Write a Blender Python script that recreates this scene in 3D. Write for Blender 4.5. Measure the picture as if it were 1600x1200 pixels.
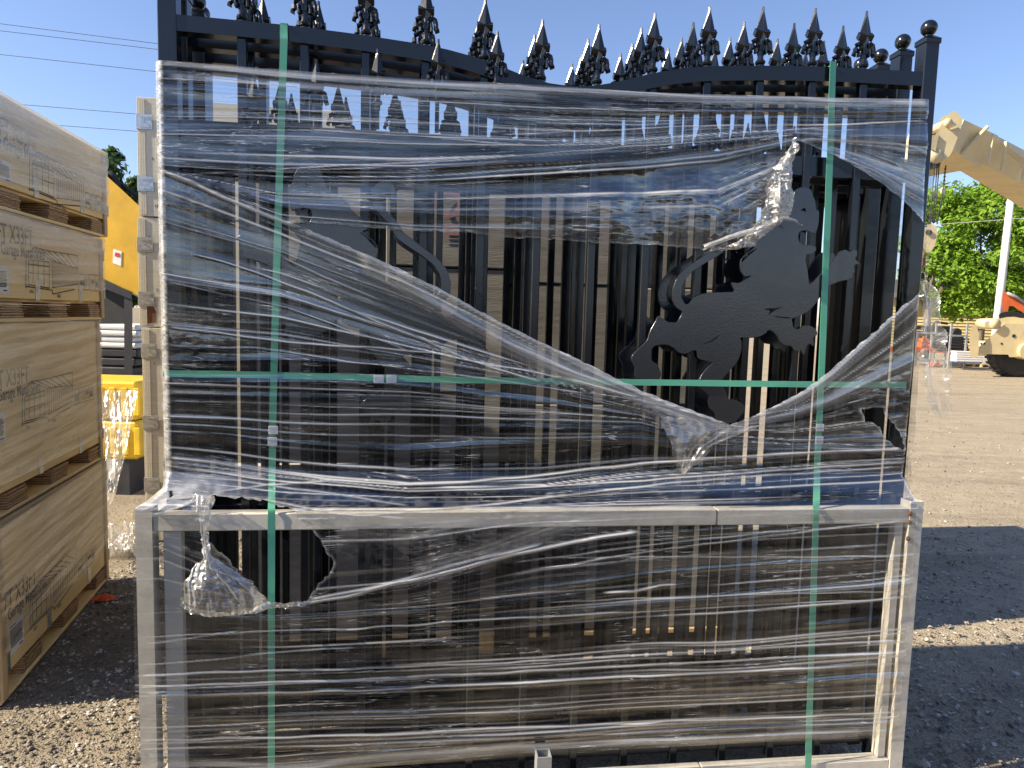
import bpy, bmesh, math, random
import numpy as np
from mathutils import Matrix, Vector
random.seed(7); rng = np.random.default_rng(7)
for o in list(bpy.data.objects): bpy.data.objects.remove(o)
S = bpy.context.scene
COL = S.collection

# ------------------------------------------------------------------ camera, sky, sun, exposure
F, PITCH, ROLL, PSI, DIST, EYE = 1110., .0947, .0269, .1296, 2.1355, 1.6
_cp, _sp, _cr, _sr = math.cos(PITCH), math.sin(PITCH), math.cos(ROLL), math.sin(ROLL)
_r = np.array([1., 0, 0]); _up = np.array([0, _sp, _cp]); FW = np.array([0, _cp, -_sp])
CR = _cr*_r + _sr*_up; CU = -_sr*_r + _cr*_up; CC = np.array([0, 0, EYE])
cam = bpy.data.cameras.new('camera'); cam.sensor_width = 36; cam.lens = 36*F/1600
cam.clip_end = 2000; cam.clip_start = .05
co = bpy.data.objects.new('camera', cam); COL.objects.link(co); S.camera = co
m = Matrix.Identity(4)
for i in range(3):
    m[i][0] = CR[i]; m[i][1] = CU[i]; m[i][2] = -FW[i]; m[i][3] = CC[i]
co.matrix_world = m

SUN_AZ, SUN_EL = math.radians(14.5), math.radians(34)      # direction of travel from +X, elevation
W = bpy.data.worlds.new('World'); S.world = W; W.use_nodes = True
nt = W.node_tree; bg = nt.nodes['Background']
sky = nt.nodes.new('ShaderNodeTexSky'); sky.sky_type = 'NISHITA'; sky.sun_disc = False
sky.sun_elevation = SUN_EL; sky.sun_rotation = math.atan2(-math.cos(SUN_AZ), -math.sin(SUN_AZ))
sky.air_density = 1.0; sky.dust_density = .4; sky.ozone_density = 5.5
tint = nt.nodes.new('ShaderNodeMix'); tint.data_type = 'RGBA'; tint.blend_type = 'MULTIPLY'; tint.inputs[0].default_value = 1; tint.inputs[7].default_value = (.88, .735, .715, 1)   # white balance of the whole sky
nt.links.new(sky.outputs[0], tint.inputs[6]); nt.links.new(tint.outputs[2], bg.inputs[0]); bg.inputs[1].default_value = .105
sl = bpy.data.lights.new('sun', 'SUN'); sl.energy = 4.2; sl.angle = math.radians(.5); sl.color = (1, .88, .68)
so = bpy.data.objects.new('sun', sl); COL.objects.link(so)
_d = Vector((math.cos(SUN_AZ)*math.cos(SUN_EL), math.sin(SUN_AZ)*math.cos(SUN_EL), -math.sin(SUN_EL)))
so.rotation_euler = _d.to_track_quat('-Z', 'Y').to_euler(); so.location = (-20, -5, 20)
S.view_settings.view_transform = 'Standard'; S.view_settings.look = 'None'
S.view_settings.gamma = 1; S.view_settings.exposure = 1.48; S.view_settings.use_curve_mapping = False
S.render.engine = 'CYCLES'
cy = S.cycles
cy.max_bounces = 8; cy.diffuse_bounces = 5; cy.glossy_bounces = 3; cy.transmission_bounces = 4
cy.transparent_max_bounces = 24; cy.caustics_reflective = False; cy.caustics_refractive = False
cy.use_denoising = True; cy.sample_clamp_indirect = 4; cy.use_adaptive_sampling = True; cy.adaptive_threshold = .015

# ------------------------------------------------------------------ unprojection of measured pixels on real planes
def ray(x, y): return FW + CR*((x-800)/F) - CU*((y-600)/F)
def gnd(x, y, z=0.):
    d = ray(x, y); return CC + d*((z-EYE)/d[2])
def atY(x, y, Y):
    d = ray(x, y); return CC + d*(Y/d[1])
GU = np.array([math.cos(PSI), math.sin(PSI), 0]); GN = np.array([-math.sin(PSI), math.cos(PSI), 0]); GO = np.array([0, DIST, 0])
def gp(x, y, w=0.):
    """pixel -> (u, z) on the plane w metres behind the front of the bundle"""
    x = np.asarray(x, float); y = np.asarray(y, float)
    d = FW + CR*((x[..., None]-800)/F) - CU*((y[..., None]-600)/F)
    w = np.asarray(w, float)
    num = (GO-CC)@GN + w
    P = CC + d*(num/(d@GN))[..., None]
    return (P-GO)@GU, P[..., 2]
PILE = Matrix(((GU[0], GN[0], 0, GO[0]), (GU[1], GN[1], 0, GO[1]), (0, 0, 1, 0), (0, 0, 0, 1)))

# ------------------------------------------------------------------ material helpers
class NT:
    def __init__(s, name):
        s.m = bpy.data.materials.new(name); s.m.use_nodes = True; s.t = s.m.node_tree; s.t.nodes.clear()
        s.out = s.n('ShaderNodeOutputMaterial')
    def n(s, typ, ins=None, **kw):
        nd = s.t.nodes.new(typ)
        for k, v in kw.items(): setattr(nd, k, v)
        for k, v in (ins or {}).items(): s.set(nd.inputs[k], v)
        return nd
    def set(s, sock, v):
        if hasattr(v, 'outputs'): v = v.outputs[0]
        if isinstance(v, bpy.types.NodeSocket): s.t.links.new(v, sock)
        else:
            if isinstance(v, (tuple, list)) and len(v) == 3 and sock.type == 'RGBA': v = (*v, 1)
            sock.default_value = v
    def math(s, op, a, b=0., c=None, clamp=False):
        nd = s.n('ShaderNodeMath', operation=op, use_clamp=clamp); s.set(nd.inputs[0], a); s.set(nd.inputs[1], b)
        if c is not None: s.set(nd.inputs[2], c)
        return nd.outputs[0]
    def noise(s, vec, scale, detail=3, rough=.55, dist=0.):
        return s.n('ShaderNodeTexNoise', {'Vector': vec, 'Scale': scale, 'Detail': detail, 'Roughness': rough, 'Distortion': dist})
    def coord(s, kind='Object', scale=(1, 1, 1), rot=(0, 0, 0)):
        tc = s.n('ShaderNodeTexCoord')
        mp = s.n('ShaderNodeMapping', {'Vector': tc.outputs[kind], 'Scale': scale, 'Rotation': rot})
        return mp.outputs[0]
    def ramp(s, fac, stops, interp='LINEAR'):
        nd = s.n('ShaderNodeValToRGB'); s.set(nd.inputs[0], fac); cr = nd.color_ramp; cr.interpolation = interp
        while len(cr.elements) < len(stops): cr.elements.new(.5)
        for e, (p, c) in zip(cr.elements, stops):
            e.position = p; e.color = (*c, 1) if isinstance(c, (tuple, list)) else (c, c, c, 1)
        return nd.outputs[0]
    def mix(s, f, a, b, blend='MIX'):
        nd = s.n('ShaderNodeMix', data_type='RGBA', blend_type=blend)
        s.set(nd.inputs[0], f); s.set(nd.inputs[6], a); s.set(nd.inputs[7], b); return nd.outputs[2]
    def bump(s, h, strength=.3, dist=.01, normal=None):
        nd = s.n('ShaderNodeBump', {'Height': h, 'Strength': strength, 'Distance': dist})
        if normal is not None: s.set(nd.inputs['Normal'], normal)
        return nd.outputs[0]
    def pbr(s, col, rough=.5, metal=0., bump=None, spec=.5, coat=0., **kw):
        p = s.n('ShaderNodeBsdfPrincipled', {'Base Color': col, 'Roughness': rough, 'Metallic': metal, 'Specular IOR Level': spec, 'Coat Weight': coat})
        for k, v in kw.items(): s.set(p.inputs[k.replace('_', ' ')], v)
        if bump is not None: s.set(p.inputs['Normal'], bump)
        s.t.links.new(p.outputs[0], s.out.inputs[0]); return s.m
    def surf(s, sh): s.set(s.out.inputs[0], sh); return s.m

M = {}
def simple(name, col, rough=.5, metal=0., var=.25, scale=12, bs=.15, coat=0., stretch=(1, 1, 1), dirt=None, spec=.5):
    t = NT(name); v = t.coord('Object', stretch)
    n1 = t.noise(v, scale, 5, .6); n2 = t.noise(v, scale*9, 3, .6)
    c = t.mix(t.ramp(n1, [(.3, 0.), (.7, 1.)]), tuple(x*(1-var) for x in col), tuple(min(1, x*(1+var*.6)) for x in col))
    if dirt: c = t.mix(t.ramp(t.noise(v, scale*.35, 6, .7), [(.55, 0.), (.75, 1.)]), c, dirt)
    r = t.math('ADD', rough-.06, t.math('MULTIPLY', n2, .14))
    M[name] = t.pbr(c, r, metal, t.bump(n2, bs, .003), spec, coat); return M[name]

def mk_black():
    t = NT('black_paint'); v = t.coord('Object'); n = t.noise(v, 5, 5, .6); pe = t.noise(v, 210, 2, .5); ru = t.noise(v, 24, 4, .6)
    c = t.mix(n, (.005, .0065, .008), (.010, .012, .015))
    hgt = t.math('ADD', t.math('MULTIPLY', pe, .5), t.math('MULTIPLY', ru, 1.1))
    M['black_paint'] = t.pbr(c, t.math('ADD', .13, t.math('MULTIPLY', n, .12)), 0, t.bump(hgt, .16, .002), .6)
mk_black()
simple('black_paint_lit', (.017, .019, .023), .2, 0, .25, 16, .12, spec=1.)  # the gates' black paint, base lightened for the light the lion plates catch
def mk_strap():
    t = NT('green_strap'); v = t.coord('Object')
    w1 = t.n('ShaderNodeTexWave', {'Vector': v, 'Scale': 95., 'Distortion': .6}, wave_type='BANDS', bands_direction='DIAGONAL')
    n = t.noise(v, 9, 5, .65)
    c = t.mix(n, (.10, .38, .235), (.15, .50, .32)); c = t.mix(t.ramp(t.noise(v, 50, 4, .7), [(.58, 0.), (.8, .5)]), c, (.32, .50, .42))
    M['green_strap'] = t.pbr(c, t.math('ADD', .28, t.math('MULTIPLY', n, .2)), 0, t.bump(w1.outputs[1], .35, .002), .5)
mk_strap()
simple('strap_clip', (.62, .66, .72), .35, .6, .2, 40, .2)
simple('zinc', (.55, .58, .6), .38, .85, .25, 40, .15)
simple('label_paper', (.78, .77, .74), .6, 0, .08, 20, .05)
simple('ink', (.045, .043, .042), .7, 0, .4, 60, .05)
simple('red_ink', (.36, .19, .18), .7, 0, .3, 30, .05)
simple('yellow_paint', (.62, .36, .012), .35, 0, .25, 3, .12, .2, dirt=(.42, .24, .03))
simple('yellow_plastic', (.62, .42, .02), .45, 0, .25, 5, .2)
simple('rubber', (.018, .018, .019), .65, 0, .4, 8, .5)
simple('dark_steel', (.03, .03, .034), .5, .2, .4, 8, .3)
simple('crane_paint', (.60, .50, .29), .5, 0, .12, 2.2, .1, 0, dirt=(.47, .37, .20))
simple('orange_paint', (.68, .13, .03), .4, 0, .2, 4, .1)
simple('orange_cloth', (.85, .13, .03), .75, 0, .25, 40, .6)
simple('red_paint', (.6, .04, .05), .45, 0, .2, 5, .1)
simple('siding', (.72, .60, .30), .7, 0, .1, 2, .1)
simple('roof_dark', (.1, .09, .08), .8, 0, .3, 3, .3)
simple('pole_white', (.68, .66, .62), .7, 0, .12, 3, .3)
simple('pale_wrap', (.27, .25, .215), .45, 0, .3, 3, .6, stretch=(1, 1, 9))
simple('brown_wrap', (.22, .155, .10), .5, 0, .35, 3, .6, stretch=(1, 1, 9))
simple('white_wrap', (.74, .74, .73), .4, 0, .15, 6, .8, stretch=(1, 1, 4))
simple('grey_steel', (.42, .43, .44), .45, .5, .2, 8, .15)
simple('rope', (.05, .05, .055), .7, 0, .2, 30, .3)
simple('rust', (.22, .09, .04), .85, 0, .4, 30, .5)
simple('bark', (.17, .14, .11), .9, 0, .4, 6, .8, stretch=(4, 4, 1))

def mk_frame():
    t = NT('galvanised'); v = t.coord('Object')
    vo = t.n('ShaderNodeTexVoronoi', {'Vector': v, 'Scale': 60.})
    n = t.noise(v, 14, 5, .65)
    c = t.mix(vo.outputs['Color'], (.54, .50, .42), (.66, .62, .53))
    c = t.mix(t.ramp(n, [(.35, 0.), (.7, .75)]), c, (.70, .65, .56))
    c = t.mix(t.ramp(t.noise(v, 3.5, 8, .75), [(.62, 0.), (.78, .6)]), c, (.30, .24, .17))
    M['galvanised'] = t.pbr(c, t.math('ADD', .36, t.math('MULTIPLY', n, .2)), .12, t.bump(n, .1, .004), .4)
mk_frame()

def mk_wood(name, c1, c2, stretch, knots=True, sat=1.):
    t = NT(name); v = t.coord('Object', stretch)
    n = t.noise(v, 5, 6, .62, .6); n2 = t.noise(v, 34, 4, .6)
    c = t.mix(t.ramp(n, [(.3, 0.), (.72, 1.)]), c1, c2)
    c = t.mix(t.ramp(n2, [(.45, 0.), (.8, .36)]), c, tuple(x*.62 for x in c1))
    if knots:
        vo = t.n('ShaderNodeTexVoronoi', {'Vector': t.coord('Object', (1.2, 1.2, 3.6)), 'Scale': 2.6, 'Randomness': 1.})
        k = t.ramp(vo.outputs['Distance'], [(.03, 1.), (.075, 0.)])
        c = t.mix(t.math('MULTIPLY', k, .75), c, (.16, .085, .04))
    blot = t.noise(t.coord('Object'), 2.2, 4, .6)
    c = t.mix(t.ramp(blot, [(.4, 0.), (.75, .3)]), c, tuple(x*.78 for x in c2))
    M[name] = t.pbr(c, .62, 0, t.bump(n2, .25, .002), .35)
mk_wood('plywood', (.84, .59, .25), (.90, .71, .37), (.8, .8, 14))
mk_wood('plywood_pale', (.60, .55, .43), (.72, .67, .53), (.9, .9, 16))
mk_wood('batten_wood', (.52, .37, .20), (.64, .48, .27), (14, 14, .8), False)
def mk_ply_edge():
    t = NT('ply_edge'); v = t.coord('Object')
    wz = t.n('ShaderNodeTexWave', {'Vector': v, 'Scale': 28., 'Distortion': 3.5, 'Detail': 3., 'Detail Scale': 1.2}, wave_type='BANDS', bands_direction='Z')
    n = t.noise(v, 30, 5, .65)
    c = t.mix(wz.outputs[1], (.27, .16, .085), (.60, .42, .23))
    c = t.mix(t.ramp(n, [(.5, 0.), (.75, .6)]), c, (.14, .08, .045))
    M['ply_edge'] = t.pbr(c, .8, 0, t.bump(wz.outputs[1], .8, .004), .2)
mk_ply_edge()

def mk_ground():
    t = NT('gravel_ground'); v = t.coord('Object')
    v1 = t.n('ShaderNodeTexVoronoi', {'Vector': v, 'Scale': 34., 'Randomness': 1.})
    v2 = t.n('ShaderNodeTexVoronoi', {'Vector': v, 'Scale': 95., 'Randomness': 1.})
    big = t.noise(v, .45, 6, .6); mid = t.noise(v, 4.5, 6, .65); fine = t.noise(v, 160, 3, .6)
    fines = t.mix(t.ramp(mid, [(.3, 0.), (.7, 1.)]), (.27, .225, .16), (.42, .35, .25))
    st = t.mix(t.n('ShaderNodeSeparateColor', {0: v1.outputs['Color']}).outputs[0], (.14, .13, .115), (.42, .39, .33))
    st2 = t.mix(t.n('ShaderNodeSeparateColor', {0: v2.outputs['Color']}).outputs[1], (.13, .115, .095), (.40, .35, .28))
    m1 = t.math('MULTIPLY', t.ramp(v1.outputs['Distance'], [(.25, 1.), (.42, 0.)]), t.ramp(t.noise(v, 11, 3, .6), [(.44, 0.), (.58, 1.)]))
    m2 = t.ramp(v2.outputs['Distance'], [(.3, 1.), (.5, 0.)])
    c = t.mix(t.math('MULTIPLY', m2, .75), fines, st2); c = t.mix(m1, c, st)
    c = t.mix(t.ramp(big, [(.35, 0.), (.7, .55)]), c, (.40, .33, .23))
    c = t.mix(t.ramp(fine, [(.5, 0.), (.8, .45)]), c, (.09, .08, .07))
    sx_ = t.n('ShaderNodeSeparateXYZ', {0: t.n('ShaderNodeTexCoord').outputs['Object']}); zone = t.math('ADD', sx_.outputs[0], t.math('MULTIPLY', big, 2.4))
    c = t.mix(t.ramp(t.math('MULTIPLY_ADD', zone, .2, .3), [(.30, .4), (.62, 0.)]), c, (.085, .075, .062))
    dim_zone = t.math('ADD', sx_.outputs[1], t.math('MULTIPLY', mid, .5))
    c = t.mix(t.ramp(t.math('MULTIPLY_ADD', dim_zone, .1, .5), [(.665, .85), (.70, 0.)]), c, (.06, .058, .056))     # added dark foreground out of view, dims what film and frame mirror
    vt = t.coord('Object', (.16, 1.3, 1), (0, 0, .22)); trk = t.noise(vt, 1.6, 5, .6, .4)
    c = t.mix(t.ramp(trk, [(.52, 0.), (.62, .38)]), c, (.17, .14, .10)); c = t.mix(t.ramp(trk, [(.30, .35), (.42, 0.)]), c, (.50, .43, .32))
    h = t.math('ADD', t.math('MULTIPLY', m1, 1.0), t.math('ADD', t.math('MULTIPLY', m2, .45), t.math('MULTIPLY', mid, 1.2)))
    h = t.math('ADD', h, t.math('MULTIPLY', fine, .25))
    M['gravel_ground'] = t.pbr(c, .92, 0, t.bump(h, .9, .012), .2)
mk_ground()
def mk_stone():
    t = NT('stone'); v = t.coord('Object')
    cell = t.n('ShaderNodeTexVoronoi', {'Vector': v, 'Scale': 22.})
    sep = t.n('ShaderNodeSeparateColor', {0: cell.outputs['Color']})
    c = t.ramp(sep.outputs[0], [(0., (.10, .095, .09)), (.4, (.24, .21, .17)), (.75, (.38, .34, .28)), (1., (.55, .53, .49))])
    M['stone'] = t.pbr(c, .85, 0, t.bump(t.noise(v, 150, 4), .4, .003), .25)
mk_stone()
def mk_leaf(name, a, b, trans):
    t = NT(name); v = t.coord('Object')
    c = t.mix(t.ramp(t.noise(v, .9, 3, .6), [(.35, 0.), (.65, 1.)]), a, b)
    c = t.mix(t.ramp(t.noise(v, 7, 2, .6), [(.4, 0.), (.7, .7)]), c, tuple(x*1.35 for x in b))
    d = t.n('ShaderNodeBsdfPrincipled', {'Base Color': c, 'Roughness': .55, 'Specular IOR Level': .3})
    tr = t.n('ShaderNodeBsdfTranslucent', {'Color': t.mix(.5, c, trans)})
    M[name] = t.surf(t.n('ShaderNodeMixShader', {0: .38, 1: d, 2: tr}))
mk_leaf('leaf_bright', (.12, .225, .015), (.185, .315, .028), (.20, .32, .03))
mk_leaf('leaf_dark', (.02, .055, .012), (.04, .09, .016), (.10, .16, .03))

def mk_film(name, refl=.095, milk=.0, fine=26., bump=.14, cloud=.012, clear_t=.90, thru=.18):
    """layers of stretch film: clear, glossy, milky where folded (attribute 'milk'), uv runs along / across the pull"""
    t = NT(name)
    tc = t.n('ShaderNodeTexCoord'); uv = tc.outputs['UV']
    def mp(sx, sy, off=0.): return t.n('ShaderNodeMapping', {'Vector': uv, 'Scale': (sx, sy, 1), 'Location': (off, off*1.7, 0)}).outputs[0]
    nA = t.noise(mp(.55, fine*.22), 1., 5, .62, .25)
    nB = t.noise(mp(.9, fine*.7, 5.3), 1., 4, .6, .2)
    nC = t.noise(mp(14., 22., 9.1), 1., 3, .6, .8)
    hA = t.math('ADD', t.math('MULTIPLY', nA, 1.0), t.math('MULTIPLY', nC, .05))
    hB = t.math('ADD', t.math('MULTIPLY', nB, .5), t.math('MULTIPLY', t.noise(mp(.35, fine*.12, 2.2), 1., 4, .6), 1.3))
    bA = t.bump(hA, bump, .012); bB = t.bump(hB, bump, .012)
    gA = t.n('ShaderNodeBsdfGlossy', {'Color': (1, 1, 1, 1), 'Roughness': .06, 'Normal': bA})
    gB = t.n('ShaderNodeBsdfGlossy', {'Color': (1, 1, 1, 1), 'Roughness': .2, 'Normal': bB})
    gm = t.n('ShaderNodeMixShader', {0: .2, 1: gA, 2: gB})
    lw = t.n('ShaderNodeLayerWeight', {'Blend': .35, 'Normal': bA})
    streak = t.ramp(t.noise(mp(.28, fine*.11, 3.7), 1., 4, .6), [(.40, .2), (.62, 1.9)])
    rf = t.math('MULTIPLY', t.math('ADD', refl, t.math('MULTIPLY', lw.outputs['Facing'], .22)), streak, clamp=True)
    tp = t.n('ShaderNodeBsdfTransparent', {'Color': (clear_t, clear_t, clear_t, 1)})
    clear = t.n('ShaderNodeMixShader', {0: rf, 1: tp, 2: gm})
    at = t.n('ShaderNodeAttribute', attribute_name='milk')
    ridge = t.math('ABSOLUTE', t.math('SUBTRACT', t.noise(mp(.5, fine*.5, 7.7), 1., 3, .6, .3), .5))
    rl = t.ramp(ridge, [(.0, .9), (.011, 0.)])
    gate = t.ramp(t.noise(mp(.8, fine*.06, 12.), 1., 3, .6), [(.50, 0.), (.60, 1.)])
    mk = t.math('ADD', t.math('MULTIPLY', at.outputs['Fac'], t.math('ADD', .55, t.math('MULTIPLY', nB, .9))), t.math('MULTIPLY', t.math('MULTIPLY', rl, gate), .8))
    mk = t.math('ADD', mk, milk + 0.)
    mk = t.math('ADD', mk, t.math('MULTIPLY', t.ramp(nC, [(.5, 0.), (.75, 1.)]), cloud), clamp=True)
    df = t.n('ShaderNodeBsdfDiffuse', {'Color': (.90, .88, .84, 1), 'Normal': bB})
    tl = t.n('ShaderNodeBsdfTranslucent', {'Color': (.90, .88, .84, 1)})
    dt = t.n('ShaderNodeMixShader', {0: thru, 1: df, 2: tl})
    ms = t.n('ShaderNodeMixShader', {0: .22, 1: dt, 2: gB})
    M[name] = t.surf(t.n('ShaderNodeMixShader', {0: mk, 1: clear, 2: ms}))
mk_film('film'); mk_film('film_bunched', .16, .08, 50., .35, .16, .92, .5); mk_film('film_loose', .08, .10, 16., .10, .06, .93, .5)
mk_film('film_crate', .09, .012, 44., .3, .05, .97); mk_film('film_crate_milky', .13, .10, 44., .35, .1, .96)

# ------------------------------------------------------------------ mesh helpers
class MB:
    def __init__(s): s.v = []; s.f = []
    def add(s, vs, fs):
        b = len(s.v); s.v += [tuple(map(float, p)) for p in vs]; s.f += [tuple(b+i for i in f) for f in fs]; return s
    def box(s, x0, x1, y0, y1, z0, z1, ch=0.):
        if ch <= 0:
            return s.add([(x, y, z) for x in (x0, x1) for y in (y0, y1) for z in (z0, z1)],
                         [(0, 1, 3, 2), (4, 6, 7, 5), (0, 4, 5, 1), (2, 3, 7, 6), (0, 2, 6, 4), (1, 5, 7, 3)])
        bm = bmesh.new(); r = bmesh.ops.create_cube(bm, size=1)
        for v in bm.verts: v.co = ((x0+x1)/2+v.co.x*(x1-x0), (y0+y1)/2+v.co.y*(y1-y0), (z0+z1)/2+v.co.z*(z1-z0))
        bmesh.ops.bevel(bm, geom=bm.edges[:], offset=ch, segments=1, affect='EDGES', profile=.5)
        bm.verts.index_update(); vs = [v.co[:] for v in bm.verts]; fs = [[v.index for v in f.verts] for f in bm.faces]; bm.free()
        return s.add(vs, fs)
    def prism(s, poly, axis, a0, a1):
        """poly of 2-D points extruded along axis (0,1,2)"""
        n = len(poly); vs = []
        for a in (a0, a1):
            for p, q in poly:
                c = [0, 0, 0]; c[axis] = a; oth = [i for i in range(3) if i != axis]; c[oth[0]] = p; c[oth[1]] = q; vs.append(c)
        fs = [tuple(range(n)), tuple(range(2*n-1, n-1, -1))] + [(i, (i+1) % n, n+(i+1) % n, n+i) for i in range(n)]
        return s.add(vs, fs)
    def tube(s, pts, r, seg=8, cap=True):
        pts = [Vector(p) for p in pts]; n = len(pts); rr = r if isinstance(r, (list, tuple)) else [r]*n
        b = len(s.v); up = Vector((0, 0, 1))
        for i, p in enumerate(pts):
            d = (pts[min(i+1, n-1)]-pts[max(i-1, 0)]).normalized()
            a = d.cross(up if abs(d.z) < .95 else Vector((1, 0, 0))).normalized(); c = a.cross(d)
            for k in range(seg):
                th = 2*math.pi*k/seg; q = p+(a*math.cos(th)+c*math.sin(th))*rr[i]; s.v.append(q[:])
        for i in range(n-1):
            for k in range(seg):
                s.f.append((b+i*seg+k, b+i*seg+(k+1) % seg, b+(i+1)*seg+(k+1) % seg, b+(i+1)*seg+k))
        if cap: s.f.append(tuple(b+k for k in range(seg))[::-1]); s.f.append(tuple(b+(n-1)*seg+k for k in range(seg)))
        return s
    def lathe(s, prof, seg=16, c=(0, 0, 0), axis='z'):
        b = len(s.v)
        for r, h in prof:
            for k in range(seg):
                th = 2*math.pi*k/seg; x, y = r*math.cos(th), r*math.sin(th)
                p = {'z': (x, y, h), 'y': (x, h, y), 'x': (h, x, y)}[axis]
                s.v.append((c[0]+p[0], c[1]+p[1], c[2]+p[2]))
        for i in range(len(prof)-1):
            for k in range(seg):
                s.f.append((b+i*seg+k, b+i*seg+(k+1) % seg, b+(i+1)*seg+(k+1) % seg, b+(i+1)*seg+k))
        s.f.append(tuple(b+k for k in range(seg))[::-1]); s.f.append(tuple(b+(len(prof)-1)*seg+k for k in range(seg)))
        return s
    def mesh(s, name, mat, smooth=False):
        me = bpy.data.meshes.new(name); me.from_pydata(s.v, [], s.f)
        bm = bmesh.new(); bm.from_mesh(me); bmesh.ops.recalc_face_normals(bm, faces=bm.faces[:]); bm.to_mesh(me); bm.free()
        if mat: me.materials.append(M[mat])
        if smooth: me.polygons.foreach_set('use_smooth', [True]*len(me.polygons))
        me.update(); return me
    def build(s, name, mat, parent=None, smooth=False, **tags):
        return obj(name, s.mesh(name, mat, smooth), parent, **tags)
def obj(name, me, parent=None, **tags):
    o = bpy.data.objects.new(name, me); COL.objects.link(o)
    if parent is not None: o.parent = parent
    for k, v in tags.items(): o[k] = v
    return o
def thing(name, label, cat, mat4=None, group=None, loc=None):
    o = bpy.data.objects.new(name, None); COL.objects.link(o); o.empty_display_size = .1
    if mat4 is not None: o.matrix_world = mat4
    if loc is not None: o.location = loc
    o['label'] = label; o['category'] = cat
    if group: o['group'] = group
    return o
def copy_tree(o, parent=None):
    c = o.copy(); COL.objects.link(c)
    if parent is not None: c.parent = parent
    for ch in list(o.children): copy_tree(ch, c)
    return c
def frame_at(org, ex, flip=False):
    ex = np.array([ex[0], ex[1], 0.]); ex /= np.linalg.norm(ex); ey = np.array([-ex[1], ex[0], 0.])
    return Matrix(((ex[0], ey[0], 0, org[0]), (ex[1], ey[1], 0, org[1]), (0, 0, 1, org[2]), (0, 0, 0, 1)))
def curve_poly(outline, holes, depth, name, mat, bevel=0.):
    cu = bpy.data.curves.new(name, 'CURVE'); cu.dimensions = '2D'; cu.fill_mode = 'BOTH'; cu.extrude = depth/2; cu.bevel_depth = bevel
    for pl in [outline]+holes:
        sp = cu.splines.new('POLY'); sp.points.add(len(pl)-1)
        for p, q in zip(sp.points, pl): p.co = (q[0], q[1], 0, 1)
        sp.use_cyclic_u = True
    ob = bpy.data.objects.new('tmp', cu); COL.objects.link(ob)
    dg = bpy.context.evaluated_depsgraph_get(); me = bpy.data.meshes.new_from_object(ob.evaluated_get(dg)); bpy.data.objects.remove(ob)
    me.name = name; me.materials.clear(); me.materials.append(M[mat])
    for v in me.vertices: v.co = (v.co.x, -v.co.z, v.co.y)      # x, depth, up
    me.update(); return me
def text_mesh(txt, size, mat, align='LEFT'):
    cu = bpy.data.curves.new('text', 'FONT'); cu.body = txt; cu.size = size; cu.align_x = align; cu.offset = size*.012
    ob = bpy.data.objects.new('tmp', cu); COL.objects.link(ob)
    dg = bpy.context.evaluated_depsgraph_get(); me = bpy.data.meshes.new_from_object(ob.evaluated_get(dg)); bpy.data.objects.remove(ob)
    me.materials.clear(); me.materials.append(M[mat]); return me
_tab = rng.random((256, 256))
def vn(x, y, seed=0):
    """smooth 2-D value noise in -1..1"""
    x = np.asarray(x, float)+seed*17.3; y = np.asarray(y, float)+seed*31.7
    xi = np.floor(x).astype(int); yi = np.floor(y).astype(int); fx = x-xi; fy = y-yi
    fx = fx*fx*fx*(fx*(fx*6-15)+10); fy = fy*fy*fy*(fy*(fy*6-15)+10)
    g = lambda a, b: _tab[a & 255, b & 255]
    return 2*((g(xi, yi)*(1-fx)+g(xi+1, yi)*fx)*(1-fy)+(g(xi, yi+1)*(1-fx)+g(xi+1, yi+1)*fx)*fy)-1
def chaikin(pl, n=2, closed=True, c=.25):
    for _ in range(n):
        q = []; N = len(pl)
        for i in range(N if closed else N-1):
            a, b = pl[i], pl[(i+1) % N]
            q += [(a[0]*(1-c)+b[0]*c, a[1]*(1-c)+b[1]*c), (a[0]*c+b[0]*(1-c), a[1]*c+b[1]*(1-c))]
        if not closed: q = [pl[0]]+q+[pl[-1]]
        pl = q
    return pl
def inside(px, py, poly):
    r = np.zeros(px.shape, bool); n = len(poly); j = n-1
    for i in range(n):
        xi, yi = poly[i]; xj, yj = poly[j]
        c = ((yi > py) != (yj > py)) & (px < (xj-xi)*(py-yi)/((yj-yi) if yj != yi else 1e-9)+xi)
        r ^= c; j = i
    return r

# ------------------------------------------------------------------ ground and stones
g = MB(); R = 900
xs = [-R, -60, -12, -6] + list(np.linspace(-4, 8, 49)) + [12, 20, 60, R]; ys = [-R, -60, -10, -3] + list(np.linspace(0, 12, 49)) + [18, 30, 60, R]
X, Y = np.meshgrid(xs, ys); Z = .012*vn(X*1.3, Y*1.3, 1)+.006*vn(X*4, Y*4, 2)
Z = np.where((np.abs(X) > 15) | (np.abs(Y) > 15), 0, Z)-.008
idx = np.arange(X.size).reshape(X.shape)
g.add(np.stack([X, Y, Z], -1).reshape(-1, 3), [(idx[i, j], idx[i, j+1], idx[i+1, j+1], idx[i+1, j]) for i in range(len(ys)-1) for j in range(len(xs)-1)])
g.build('ground', 'gravel_ground', None, True, kind='structure')

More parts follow.
